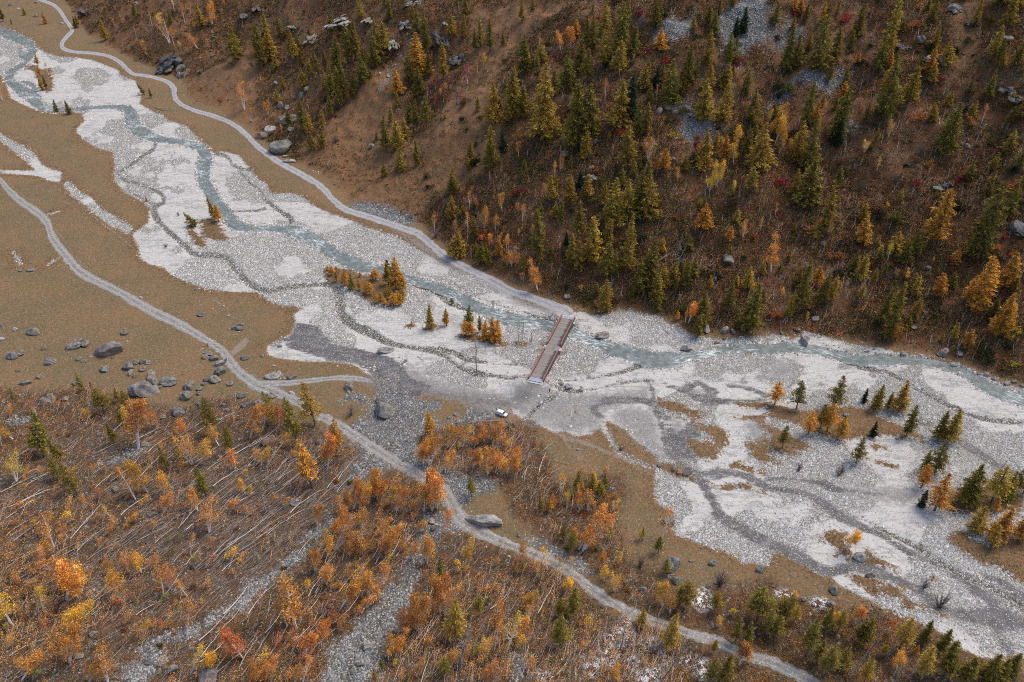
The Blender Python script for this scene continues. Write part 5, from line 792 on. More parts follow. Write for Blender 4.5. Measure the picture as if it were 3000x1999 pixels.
shrubs("00:700,40 2300,0 01:1900,0 1300,1200 300,1000 00:1700,900 1250,450", 45, ['rust', 'orange', 'dull brown', 'dark green', 'olive'], .8, 1.7, 6)
shrubs("20:0,560 700,560 1700,720 21:700,950 1000,1400 31:1400,300 500,1568 30:0,1568", 40, ['olive', 'orange', 'rust', 'dull brown'], .6, 1.2, 7)
shrubs("22:0,860 350,960 1000,1250 32:1300,250 1500,800 900,800 300,300", 14, ['olive', 'rust', 'orange'], .6, 1.2, 8)
def saplings(poly, n, cols, l0, l1, h0, h1, seed):
    for x, y in scatter(poly, n, True, 12, seed):
        c = rnd.choice(cols); H = rnd.uniform(h0, h1); z = float(ground(x, y)); m = rnd.uniform(l0, l1); ln = (m * .8, m * rnd.uniform(.2, .8)); ms = rnd.choice(SAP)
        e = ob('birch_sapling', None, loc=(x, y, z)); orient(e, (*ln, 1), rnd.uniform(0, 6.28)); e.scale = (H / 4.5,) * 3
        ob('stems', ms[1], e, jitter((.70, .64, .58), .15)); ob('leaves', ms[0], e, jitter(BC[c], .18)); later(e, f"{'bent' if m > .6 else 'straight'} {'taller' if H > 4 else 'low'} {BN[c].replace(' birch', '')} sapling clump", 'sapling', 'birch saplings', (x, y, z))
saplings("20:0,1250 700,900 1500,800 2200,800 21:700,1100 31:300,100 30:2352,500 2000,1000 700,1568 0,1568", 95, 'OOOORYG', .3, 1.1, 2.5, 5.5, 31)
saplings("21:950,1300 1400,1400 31:1500,150 1350,500 1000,900 500,1400 300,1568 0,1568 300,900 600,400", 60, 'OOOORY', .4, 1.0, 3, 6, 32)
saplings("31:1600,600 2352,450 32:500,800 800,1300 500,1568 31:1200,1568", 35, 'OOOYGB', .2, .9, 2.5, 5.5, 33)
saplings("21:1500,900 2352,780 2352,1200 1800,1250 1550,1130", 18, 'OOOY', .2, .7, 2.5, 5, 34)
saplings("00:1000,0 2100,0 1900,450 1200,450", 26, 'OOOYR', .0, .3, 3, 7, 35)
saplings("11:1650,200 2352,200 2352,950 1800,700 12:0,0 250,0 300,1150 0,1000", 26, 'OOORB', .0, .3, 2.5, 5, 36)
saplings("22:250,1200 950,1200 950,1568 250,1568", 12, 'OOYG', .1, .6, 2.5, 5, 37)
# young larches fill the slope between the big trees
for x, y in scatter(HILLP, 190, True, 16, 41) + scatter("01:0,300 700,300 1150,600 700,1150 300,1200 0,800", 25, True, 12, 42):
    c = rnd.choice('GGYYO'); H = rnd.uniform(3, 12); e, z = put_tree(rnd.choice(CON), 'young_larch', x, y, H, 14, rnd.uniform(1.5, 2.1), jitter(LARCH_COL[c]), jitter(BARKC), (rnd.uniform(-.05, .05), 0))
    later(e, f"{'knee-high' if H < 2 else 'short' if H < 5 else 'half-grown' if H < 9 else 'slender'} {LARCH_NAME[c].replace('larch', 'young larch')}", 'conifer', 'young larches on the slope', (x, y, z))
# ---------------- trunks felled by the avalanche, combed one way ----------------
def poles(poly, n, L0, L1, a0, a1, seed, white=.25):
    for x, y in scatter(poly, n, True, 0, seed):
        L = rnd.uniform(L0, L1); az = R(rnd.uniform(a0, a1)); z = float(ground(x, y)); z2 = float(ground(x + math.cos(az) * L, y + math.sin(az) * L)); lift = rnd.choice([0, 0, .05, .12, .3])
        wt = rnd.random() < white + .12; e = ob('fallen_trunk', rnd.choice(POLE), color=jitter((.60, .55, .50) if wt else rnd.choice([(.27, .235, .22), (.2, .165, .15), (.33, .29, .27)]), .15), loc=(x, y, z + .05))
        e.rotation_euler = (0, -math.atan2(z2 - z, L) - lift, az); k = L / 9; e.scale = (k, k, max(.75, k))
        later(e, f"{'long' if L > 9 else 'short'} {'white' if wt else 'grey'} felled trunk{' propped up' if lift > .1 else ''}", 'trunk', 'trunks felled by the avalanche', (x, y, z))
poles("20:0,900 900,900 1700,760 2352,700 21:600,1100 900,1400 31:400,100 30:2352,500 1500,900 800,900 0,1000", 125, 6, 12, 42, 66, 21)
poles("21:0,900 700,1150 1000,1500 31:300,150 30:1900,500 20:1900,1100", 70, 7, 13, 46, 62, 22, .15)
poles("31:500,200 1500,150 1400,500 1000,900 500,1500 0,1568 30:1500,1568 2000,800 31:200,700", 50, 5, 11, 50, 76, 23, .6)
poles("31:1600,500 2352,500 32:600,1568 31:1200,1568 1400,900", 38, 5, 11, 50, 78, 24, .4)
poles("30:0,300 1500,300 1500,1300 0,1568", 30, 5, 10, 36, 60, 25, .35)
poles("21:1500,1000 2352,800 2352,1250 1800,1200", 14, 4, 8, 50, 85, 26, .6)
poles("22:0,900 300,950 350,1350 0,1500", 14, 5, 9, 40, 80, 27, .3)
poles("12:300,100 2352,100 13:1500,600 800,1300 12:1700,1100 300,1100", 22, 4, 10, 40, 110, 28, .3)
poles("32:600,1000 1700,1250 1700,1568 600,1568", 16, 4, 9, 30, 100, 29, .3)
def deadwood(s):
    for tok in s.split():
        t, q = tok.split(':'); q = [float(k) for k in q.split(',')]; a = world([list(map(float, T(t, q[0], q[1]))), list(map(float, T(t, q[2], q[3])))]); dx, dy = a[1] - a[0]; L = math.hypot(dx, dy)
        z = float(ground(*a[0])); z2 = float(ground(*a[1])); e = ob('driftwood_log', rnd.choice(POLE), color=jitter((.36, .30, .25)), loc=(a[0][0], a[0][1], z)); e.rotation_euler = (0, -math.atan2(z2 - z, L), math.atan2(dy, dx)); k = L / 9; e.scale = (k, max(k, .8), max(k, .8))
        later(e, f"{'long' if L > 7 else 'short'} bleached log lying on the ground", 'log', 'drifted and fallen logs', (a[0][0], a[0][1], z))
deadwood("11:560,1390,660,1325 21:2230,735,1980,745 12:870,1360,960,1300 12:1440,1500,1350,1360 12:1280,1430,1360,1360 01:970,1245,1040,1185 21:1480,140,1540,190 20:590,65,655,150 10:430,410,555,372 10:1110,610,1195,600 01:710,1320,790,1255 00:1420,990,1680,1020 00:1600,1195,1710,1160 02:45,1165,130,1030 12:345,630,400,560 22:380,1100,560,1140 13:380,1515,500,1505 23:1740,1020,1800,1060 12:1290,900,1500,735 12:1370,980,1440,900 32:590,1220,860,1220 32:1370,570,1550,575 23:320,293,370,295 11:1040,250,1090,215 12:990,1370,1020,1290 01:740,1045,760,1025 01:100,720,120,650 11:510,720,540,690")
# ---------------- what nobody could count: cobbles, undergrowth, brushwood ----------------
flat_idx = np.arange(NR * NC).reshape(NR, NC)
UU, VV, _d = project(X, Y, Z); inframe = (UU > -250) & (UU < 3250) & (VV > -200) & (VV < 2150)
def pick(w_, n, seed):
    r = np.random.default_rng(seed); w_ = (w_ * inframe * (Y < 1000)).ravel(); i = r.choice(len(w_), n, p=w_ / w_.sum()); x = X.ravel()[i] + r.normal(0, .35, n) * (1 + Y.ravel()[i] / 400); y = Y.ravel()[i] + r.normal(0, .5, n) * (1 + Y.ravel()[i] / 300); return x, y, r
def cobbles(name, w_, n, s0, s1, seed, cols, sink=.3, spread=1.):
    x, y, r = pick(w_, n, seed); z = ground(x, y); base = np.array([[1, 0, 0], [.3, .95, 0], [-.8, .6, 0], [-.8, -.6, 0], [.3, -.95, 0], [.1, .1, .62], [-.25, -.2, .55]])
    tri = np.array([[0, 1, 5], [1, 2, 5], [2, 6, 5], [2, 3, 6], [3, 4, 6], [4, 5, 6], [4, 0, 5]])
    s = s0 * (s1 / s0) ** (r.random(n) ** 2.2) * (1 + np.maximum(Y.max() * 0 + y - 250, 0) / 900); a = r.uniform(0, 6.28, n); el = r.uniform(.6, 1., n)
    b = base[None] * r.uniform(.8, 1.25, (n, 7, 1)); vx = (b[..., 0] * np.cos(a)[:, None] - b[..., 1] * el[:, None] * np.sin(a)[:, None]) * s[:, None] + x[:, None]; vy = (b[..., 0] * np.sin(a)[:, None] + b[..., 1] * el[:, None] * np.cos(a)[:, None]) * s[:, None] + y[:, None]; vz = z[:, None] + (b[..., 2] * 1.15 - .1) * s[:, None]
    Vx = np.stack([vx, vy, vz], -1).reshape(-1, 3); Fx = (tri[None] + np.arange(n)[:, None, None] * 7).reshape(-1, 3)
    c = np.array(cols)[r.integers(0, len(cols), n)] * r.uniform(.8, 1.15, (n, 1)); me = mesh_from(name, Vx, Fx, MAT['tinted'], False, np.repeat(c, 7, 0)); return tag(ob(name, me), kind='stuff')
gm = M['gravel']; nog = sstep(-.2, .4, -M['road']) * sstep(0, .8, -M['water'])
patch = sstep(-.1, .35, fbm(X / 12., Y / 9., 141, 4))
cobbles('gravel_cobbles', sstep(-.8, .6, gm) * (.05 + COARSE) * nog * sstep(.6, 1.6, -M['silt']) * sstep(0, .5, -M['rill']) * (1 - .6 * sstep(-2, 2, M['pale'])), 95000, .12, .52, 1, [(.58, .57, .55), (.50, .49, .47), (.66, .65, .63), (.40, .39, .375), (.48, .42, .35)])
bank = np.exp(-((M['water'] + .1) / .8) ** 2) + .16 * (M['water'] > 0) + .12 * np.exp(-((M['rill']) / .7) ** 2) * (gm > 0)
cobbles('riverside_cobbles', bank * sstep(-.2, .3, -M['road']), 17000, .15, .75, 2, [(.58, .575, .56), (.66, .66, .65), (.40, .38, .35), (.30, .20, .12)])
rbr = M['rubble'] - .5 + 6 * fbm(X / 3., Y / 3., 145, 3)
cobbles('rubble_stones', sstep(-.1, .5, -M['rill']) * (sstep(-.6, .8, rbr) * (M['rubble'] > -4) + .035 * sstep(0, 3, M['forest']) + .03 * sstep(6, 12, D_HILL) * sstep(.0, .4, fbm(X / 14., Y / 14., 143, 3))) * nog * (M['gravel'] < .5), 46000, .12, .50, 3, [(.20, .20, .195), (.30, .30, .29), (.13, .13, .13), (.42, .415, .40)])
def clumps(name, w_, n, cols, seed, r0, r1, leaf, per=9):
    x, y, r = pick(w_, n, seed); z = ground(x, y); rad = r.uniform(r0, r1, n); C = np.repeat(np.stack([x, y, z], -1), per, 0) + r.normal(0, 1, (n * per, 3)) * np.repeat(rad, per)[:, None] * [.8, .8, .28]; C[:, 2] += np.repeat(rad, per) * .35
    pk = np.clip(((fbm(x / 5., y / 5., seed + 200, 3) * .75 + .5) * .62 + r.random(n) * .38) * len(cols), 0, len(cols) - 1).astype(int); c = np.array(cols)[pk] * r.uniform(.75, 1.2, (n, 1)); m = n * per; d_ = r.normal(size=(m, 3)); k = np.repeat(1 + np.maximum(y - 200, 0) / 500, per)
    Vx, Fx = shards(C, d_, r.uniform(.6, 1.3, m) * leaf * k, r.uniform(.35, .8, m) * leaf * k, seed); cc = np.repeat(np.repeat(c, per, 0) * r.uniform(.8, 1.2, (m, 1)), 4, 0)
    return tag(ob(name, mesh_from(name, Vx, Fx, MAT['tinted'], False, cc)), kind='stuff')
hl_ = sstep(1, 6, D_HILL) * (M['rubble'] < .5) * nog * (M['gravel'] < -.3)
opn = sstep(-.25, .25, fbm(X / 22., Y / 22., 151, 3))
clumps('hillside_undergrowth', hl_ * (.22 + opn) * (1 - .82 * sstep(-1, 3, M['open'])), 70000, [(.05, .055, .02), (.06, .07, .024), (.10, .095, .03), (.30, .115, .04), (.06, .045, .024), (.24, .11, .045), (.17, .14, .04), (.05, .045, .022), (.46, .19, .055), (.30, .08, .05), (.50, .24, .06)], 11, .4, 1.6, .44, 12)
fm = sstep(-2, 2, M['forest']) * (M['rubble'] < 0) * nog * (M['gravel'] < -.5)
clumps('juniper_mats', hl_ * sstep(.05, .35, fbm(X / 9., Y / 9., 153, 3)) * (1 - .9 * sstep(-1, 3, M['open'])), 3000, [(.05, .06, .022), (.07, .08, .028), (.10, .10, .032)], 19, .8, 2.2, .42, 46)
clumps('forest_undergrowth', fm * (.4 + opn), 34000, [(.42, .16, .04), (.28, .12, .04), (.55, .24, .055), (.13, .10, .035), (.05, .033, .02), (.30, .19, .05)], 12, .25, .95, .27, 11)
clumps('heath_tufts', ((M['gravel'] < -.1) & (D_HILL < 1) & (M['forest'] < 0)) * (.05 + 3 * sstep(-6, -.5, M['gravel']) + (up2(mV) > 0) * 3) * nog, 20000, [(.20, .12, .06), (.26, .14, .07), (.13, .10, .045), (.12, .075, .04)], 13, .1, .4, .2, 6)
def brushwood(name, w_, n, a0, a1, seed, L0, L1, cols):
    x, y, r = pick(w_, n, seed); z = ground(x, y); a = np.radians(r.uniform(a0, a1, n)); L = r.uniform(L0, L1, n); dx, dy = np.cos(a) * L, np.sin(a) * L; z2 = ground(x + dx, y + dy); t = r.uniform(.018, .05, n); lift = r.uniform(.05, .45, n)
    p0 = np.stack([x, y, z + .08], -1); p1 = np.stack([x + dx, y + dy, z2 + lift], -1); sx = np.stack([-np.sin(a) * t, np.cos(a) * t, 0 * t], -1); up = np.zeros_like(sx); up[:, 2] = t * 1.6
    Vx = np.stack([p0 + sx, p0 - sx, p0 + up, p1 + sx * .4, p1 - sx * .4, p1 + up * .4], 1).reshape(-1, 3); Fx = (np.array([[0, 1, 4, 3], [1, 2, 5, 4], [2, 0, 3, 5]])[None] + np.arange(n)[:, None, None] * 6).reshape(-1, 4)
    c = np.array(cols)[r.integers(0, len(cols), n)] * r.uniform(.75, 1.2, (n, 1)); return tag(ob(name, mesh_from(name, Vx, Fx, MAT['tinted'], False, np.repeat(c, 6, 0))), kind='stuff')
sw = fm * sstep(.2, -.2, UU / 3000 - .62)
dense = np.exp(-(((UU - 700) / 480) ** 2 + ((VV - 1480) / 260) ** 2)) * 2 + .35
brushwood('combed_brushwood', sw * dense, 14000, 38, 72, 14, 2, 7.5, [(.20, .17, .155), (.28, .245, .225), (.10, .08, .07), (.42, .38, .35), (.17, .12, .10)])
brushwood('scattered_twigs', fm + hl_ * .2 + .04 * (gm > 0) * nog, 4500, 0, 360, 15, .8, 3, [(.24, .21, .195), (.40, .36, .33), (.15, .12, .11)])

# the unbroken mass of thin bent birch stems between the trees one can tell apart
def scrub(name, w_, n, seed, cols):
    x, y, r = pick(w_, n, seed); z = ground(x, y); L = r.uniform(1.6, 4.6, n); a = np.radians(r.uniform(20, 85, n)); el = np.radians(r.uniform(32, 82, n)); d_ = np.stack([np.cos(a) * np.cos(el), np.sin(a) * np.cos(el), np.sin(el)], -1); p0 = np.stack([x, y, z], -1); p1 = p0 + d_ * L[:, None]
    t = r.uniform(.03, .075, n); sx = np.stack([np.sin(a), -np.cos(a), 0 * a], -1) * t[:, None]; up = np.zeros_like(sx); up[:, 2] = t
    S = np.stack([p0 + sx, p0 - sx, p0 + up, p1 + sx * .4, p1 - sx * .4, p1 + up * .4], 1).reshape(-1, 3); SF = (np.array([[0, 1, 4, 3], [1, 2, 5, 4], [2, 0, 3, 5]])[None] + np.arange(n)[:, None, None] * 6).reshape(-1, 4)
    sc = np.array([(.80, .75, .70), (.50, .45, .41), (.30, .25, .22)])[r.integers(0, 3, n)]; per = 20; f = r.uniform(.35, 1.05, (n, per)); C = (p0[:, None] + d_[:, None] * (L[:, None] * f)[..., None] + r.normal(0, .30, (n, per, 3))).reshape(-1, 3)
    Lv, Lf = shards(C, r.normal(size=(n * per, 3)), r.uniform(.16, .32, n * per), r.uniform(.10, .2, n * per), seed); lc = np.repeat(np.array(cols)[r.integers(0, len(cols), n)], per, 0) * r.uniform(.7, 1.25, (n * per, 1))
    Va, Fa = joinVF([(S, SF), (Lv, Lf)]); return tag(ob(name, mesh_from(name, Va, Fa, MAT['tinted'], False, np.concatenate([np.repeat(sc, 6, 0), np.repeat(lc, 4, 0)]))), kind='stuff')
thick = sstep(-.25, .2, fbm(X / 11., Y / 11., 161, 3))
scrub('birch_scrub', fm * (UU < 2000) * (.12 + thick) * (1 - .55 * np.clip(dense - .5, 0, 1)), 6500, 17, [(.78, .32, .06), (.62, .24, .055), (.75, .42, .07), (.42, .16, .05), (.34, .27, .06)])
scrub('slope_scrub', hl_ * (.1 + thick) * (1 - .9 * sstep(-1, 3, M['open'])), 9000, 18, [(.72, .29, .055), (.46, .13, .055), (.40, .17, .05), (.26, .21, .05), (.30, .06, .05), (.70, .40, .06)])
# ---------------- timber and steel bridge ----------------
MS = dict(red=plain('red_painted_steel', (.32, .15, .115), .55, 0, 3, .2), dark=plain('dark_steel', (.06, .055, .055), .6), conc=plain('concrete', (.42, .41, .39), .9, 0, 1.2, .2), plate=plain('checker_plate', (.30, .33, .40), .5, .2, 1, .12), white=plain('galvanised_edge', (.62, .61, .60), .5), wood=None, orange=plain('orange_railing_paint', (.50, .25, .16), .55))
def deck_material(cross):
    g = NT('deck_planks'); P = g.objco(); k = g.math('MULTIPLY', g.n('ShaderNodeSeparateXYZ').outputs[0], 1.); s_ = g.n('ShaderNodeSeparateXYZ'); g.L(P, s_.inputs[0])
    ax = s_.outputs[1 if cross else 0]; u_ = g.math('MULTIPLY', ax, 4.2); fr = g.math('FRACT', u_); gap = g.math('LESS_THAN', fr, .16); wn = g.n('ShaderNodeTexWhiteNoise', noise_dimensions='1D'); g.L(g.math('FLOOR', u_), wn.inputs['W'])
    c = g.mix(wn.outputs[0], (.19, .165, .155), (.33, .295, .275)); c = g.mix(g.smooth(g.noise(g.scale(P, (.3, 1, 1)), 2.5, 4, .7), .4, .7), c, (.24, .21, .20)); c = g.mix(gap, c, (.05, .045, .04))
    if not cross:                                             # dark band along one kerb, ragged plank by plank
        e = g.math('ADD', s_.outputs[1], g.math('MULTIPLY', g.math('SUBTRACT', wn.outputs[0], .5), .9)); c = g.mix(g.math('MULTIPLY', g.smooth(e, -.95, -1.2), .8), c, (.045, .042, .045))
    return g.done(c, None, .8)
DZ = 1.35
def mid(a, b): return ((a[0] + b[0]) / 2, (a[1] + b[1]) / 2)
def W2(u, v, z=None): return hitz(u, v, float(z if z is not None else zdk))
zb = float(gi(Z0, *hitz(1610, 1020, 0.))); zdk = zb + DZ
nl, nr_ = W2(1549, 1112.6), W2(1588, 1122.8); fl, fr_ = W2(1648, 925), W2(1684, 931)
C0 = np.array(mid(nl, nr_)); C1 = np.array(mid(fl, fr_)); ex = (C1 - C0) / np.linalg.norm(C1 - C0); LB = float(np.linalg.norm(C1 - C0)); ey = np.array([-ex[1], ex[0]]); WB = float(abs((nl - nr_) @ ey) + abs((fl - fr_) @ ey)) / 2
print('bridge', LB, WB, zdk)
br = ob('timber_bridge', None, loc=(C0[0], C0[1], zdk)); br.rotation_euler = (0, 0, math.atan2(ex[1], ex[0])); tag(br, "two-span plank bridge with red steel railings over the glacier river", 'bridge')
def tpos(u, v): return float((W2(u, v) - C0) @ ex)
tA = tpos(1593, 1021); tB = tpos(1612, 1009); h2 = WB / 2
def part(name, parts, mat, parent=br): return ob(name, mesh_from(name, *joinVF(parts), mat), parent)
pl = 1.7
part('deck', [box(((pl + tA) / 2, 0, -.1), (tA - pl, WB - .3, .2)), box(((tB + LB - pl) / 2, 0, -.1), (LB - pl - tB, WB - .3, .2))], deck_material(False))
part('landing_deck', [box(((tA + tB) / 2, 0, -.095), (tB - tA - .01, WB + .1, .2))], deck_material(True))
for x0 in (0, LB - pl):
    p = part('ramp_plate', [box((x0 + pl / 2, 0, -.08), (pl - .02, WB - .05, .18))], MS['plate'])
    ob('ramp_edge', mesh_from('ramp_edge', *joinVF([box((x0 + .08, 0, .03), (.14, WB, .1)), box((x0 + pl - .08, 0, .03), (.14, WB, .1)), box((x0 + pl / 2, h2, .03), (pl, .1, .12)), box((x0 + pl / 2, -h2, .03), (pl, .1, .12))]), MS['white']), p)
for sgn_ in (-1, 1):
    for a, b in ((pl * .55, tA), (tB, LB - pl * .2)):
        y0 = sgn_ * (h2 + .05); n = int((b - a) / 2.2); ps = [box(((a + b) / 2, y0, 1.12), (b - a, .24, .10)), box(((a + b) / 2, y0, .78), (b - a, .10, .16)), box(((a + b) / 2, y0, .42), (b - a, .10, .16)), box(((a + b) / 2, y0, .08), (b - a, .16, .14))]
        ps += [box((a + (b - a) * i / n, y0 - sgn_ * .02, .5), (.14, .13, 1.34)) for i in range(n + 1)]
        part('railing', ps, MS['red']); part('girder', [box(((a + b) / 2, sgn_ * (h2 + .2), -.28), (b - a + .4, .24, .9)), box(((a + b) / 2, sgn_ * (h2 + .2), .19), (b - a + .4, .42, .05)), box(((a + b) / 2, sgn_ * (h2 + .2), -.75), (b - a + .4, .42, .05))], MS['dark'])
part('pier', [box(((tA + tB) / 2, 0, -2.1), (1.6, WB + 1.4, 3.4)), box(((tA + tB) / 2, 0, -.42), (2.1, WB + 2.0, .36))], MS['conc'])
for x0, sg in ((.3, -1), (LB - .3, 1)): part('abutment', [box((x0 + sg * .4, 0, -1.72), (1.6, WB + .6, 3.0)), box((x0 + sg * 1.2, h2 + 1.6, -1.75), (.5, 3.0, 2.9), sg * .9), box((x0 + sg * 1.2, -h2 - 1.6, -1.75), (.5, 3.0, 2.9), -sg * .9)], MS['conc'])
def wing(pts, label):
    P = [W2(u, v) for u, v in pts]; L3 = []
    z0 = max(float(ground(*P[0])), zb - .3); o = ob('guard_rail', None, loc=(P[0][0], P[0][1], z0)); ps = []; rl_ = []
    loc = [np.array([p[0] - P[0][0], p[1] - P[0][1], max(float(ground(*p)), zb - .4) - z0]) for p in P]
    for a, b in zip(loc[:-1], loc[1:]):
        n = max(1, int(np.linalg.norm(b - a) / 1.8))
        for zz in (1.05, .6): rl_.append(bar(a + [0, 0, zz], b + [0, 0, zz], .10, .12))
        for i in range(n + 1): q = a + (b - a) * i / n; ps.append(box(q + [0, 0, .45], (.11, .11, 1.3)))
    ob('rails', mesh_from('rails', *joinVF(rl_), MS['orange']), o); ob('posts', mesh_from('posts', *joinVF(ps), MS['orange']), o); tag(o, label, 'railing', 'guard rails at the bridge corners')
wing([(1510, 1105), (1536, 1101), (1550, 1101)], "orange guard rail on the bridge's near upstream corner"); wing([(1598, 1110), (1606, 1117), (1621, 1131)], "orange guard rail on the bridge's near downstream corner")
wing([(1618, 918), (1627, 923), (1638, 931)], "rusty guard rail on the bridge's far upstream corner"); wing([(1688, 940), (1700, 939), (1722, 936)], "rusty guard rail on the bridge's far downstream corner")
wing([(1586, 998), (1598, 1004)], "short guard rail upstream of the mid-bridge landing"); wing([(1645, 1016), (1661, 1025), (1640, 1029)], "angled guard rail downstream of the mid-bridge landing"); wing([(1576, 1018), (1592, 1019)], "short guard rail below the mid-bridge landing, upstream")
# stone blocks reinforcing the bank beside the far abutment
boulders("12:p300,1340,40,24 p330,1352,44,24 p358,1366,36,24 p250,1335,40,24 p215,1325,36,22 r285,1362,40,20 r320,1375,40,20 r250,1358,40,20 p190,1312,34,20 p150,1300,34,22 w120,1290,30,20 p350,1345,30,20", 'bank_stone', grp='stones armouring the bank by the bridge', cat='block')
# ---------------- the parked car ----------------
CARP = dict(paint=plain('white_car_paint', (.80, .80, .80), .3, 0, 1, .03), glass=plain('dark_car_glass', (.03, .04, .06), .15, 0, 1, .1), rub=plain('tyre_rubber', (.03, .03, .03), .8), rim=plain('wheel_rim', (.55, .55, .6), .4, .6), red=plain('red_lamp', (.45, .02, .03), .4), blk=plain('black_trim', (.04, .04, .04), .6))
a_, b_ = hitz(1459.3, 1217.5, 1.2), hitz(1476.2, 1223.3, 1.2); (ax_,), (ay_,) = hit(1459.3, 1217.5); (bx_,), (by_,) = hit(1476.2, 1223.3)
hd = math.atan2(by_ - ay_, bx_ - ax_); cx, cy = (ax_ + bx_) / 2 - math.sin(hd) * .72, (ay_ + by_) / 2 + math.cos(hd) * .72
car = ob('parked_car', None, loc=(cx, cy, float(ground(cx, cy)) + .02)); car.rotation_euler = (0, 0, hd); tag(car, "small white three-door off-roader with its tailgate swung open", 'car')
def loft(secs):
    """closed hull through cross sections of (x, half width low, half width high, z low, z high)"""
    V_ = []; F_ = []
    for x, w0, w1, z0, z1 in secs: V_ += [(x, -w0, z0), (x, -w0 * 1.02, z0 * .45 + z1 * .55), (x, -w1, z1), (x, w1, z1), (x, w0 * 1.02, z0 * .45 + z1 * .55), (x, w0, z0)]
    n = len(secs)
    for i in range(n - 1): F_ += [[i * 6 + k, i * 6 + (k + 1) % 6, (i + 1) * 6 + (k + 1) % 6, (i + 1) * 6 + k] for k in range(6)]
    F_ += [[0, 1, 4, 5], [1, 2, 3, 4], [(n - 1) * 6 + k for k in (5, 4, 1, 0)], [(n - 1) * 6 + k for k in (4, 3, 2, 1)]]
    return np.array(V_), np.array(F_)
CW = .80
body = loft([(-1.78, .70, .66, .42, .95), (-1.70, CW, .76, .36, 1.02), (-.2, CW, .77, .34, 1.03), (.75, CW, .76, .34, 1.02), (1.0, CW, .72, .34, .98), (1.75, .77, .66, .36, .88), (1.9, .66, .60, .42, .74)])
cab = loft([(-1.72, .74, .62, .98, 1.62), (-1.60, .76, .64, 1.0, 1.70), (-.1, .76, .64, 1.0, 1.72), (.32, .76, .63, 1.0, 1.66), (.42, .76, .60, 1.0, 1.58), (1.0, .74, .66, .97, 1.0)])
part('body', [body, cab], CARP['paint'], car)
def quad(p): return np.array(p, float), np.array([[0, 1, 2, 3]])
part('windscreen', [quad([(.47, -.60, 1.57), (.97, -.68, 1.06), (.97, .68, 1.06), (.47, .60, 1.57)])], CARP['glass'], car)
for sg in (-1, 1):
    part('door_window', [quad([(-.35, sg * .785, 1.08), (.62, sg * .79, 1.08), (.30, sg * .70, 1.55), (-.35, sg * .70, 1.55)])], CARP['glass'], car); part('rear_side_window', [quad([(-1.45, sg * .785, 1.08), (-.62, sg * .785, 1.08), (-.62, sg * .70, 1.55), (-1.4, sg * .70, 1.55)])], CARP['glass'], car)
    part('headlight', [box((1.86, sg * .52, .70), (.10, .24, .16))], MS['white'], car)
    part('door_mirror', [box((.62, sg * .90, 1.10), (.14, .2, .14))], CARP['blk'], car)
    for xw in (-1.13, 1.17):
        ww, wf_ = tube([(xw, sg * .60, .34), (xw, sg * .84, .34)], [.35, .35], 16); cap = [[i for i in range(4)]]
        t_ = ob('wheel', mesh_from('tyre', ww, wf_, CARP['rub']), car); rv, rf = tube([(xw, sg * .70, .34), (xw, sg * .855, .34), (xw, sg * .856, .34)], [.22, .2, .001], 12); ob('rim', mesh_from('rim', rv, rf, CARP['rim']), t_)
        dv, df = tube([(xw, sg * .60, .34), (xw, sg * .835, .34), (xw, sg * .836, .34)], [.34, .34, .001], 16); ob('tyre_wall', mesh_from('tyre_wall', dv, df, CARP['rub']), t_)
part('grille', [box((1.90, 0, .66), (.05, .7, .16))], CARP['blk'], car); part('bumper', [box((1.93, 0, .45), (.12, 1.45, .16)), box((-1.84, 0, .45), (.12, 1.4, .16))], CARP['blk'], car)
gate = part('tailgate', [box((-2.15, .80, 1.05), (.70, .08, 1.05))], CARP['paint'], car)
sv, sf = tube([(-2.2, .86, 1.05), (-2.2, 1.06, 1.05), (-2.2, 1.062, 1.05)], [.34, .34, .001], 14); ob('spare_wheel', mesh_from('spare_wheel', sv, sf, CARP['rub']), gate); part('tail_light', [box((-2.52, .80, 1.2), (.08, .14, .5))], CARP['red'], gate)
part('tail_light', [box((-1.80, -.68, .95), (.06, .12, .3))], CARP['red'], car); part('dark_luggage_panel', [box((-1.79, 0, 1.2), (.03, 1.1, .75))], CARP['blk'], car)  # solid black panel paints the shade inside the open luggage space
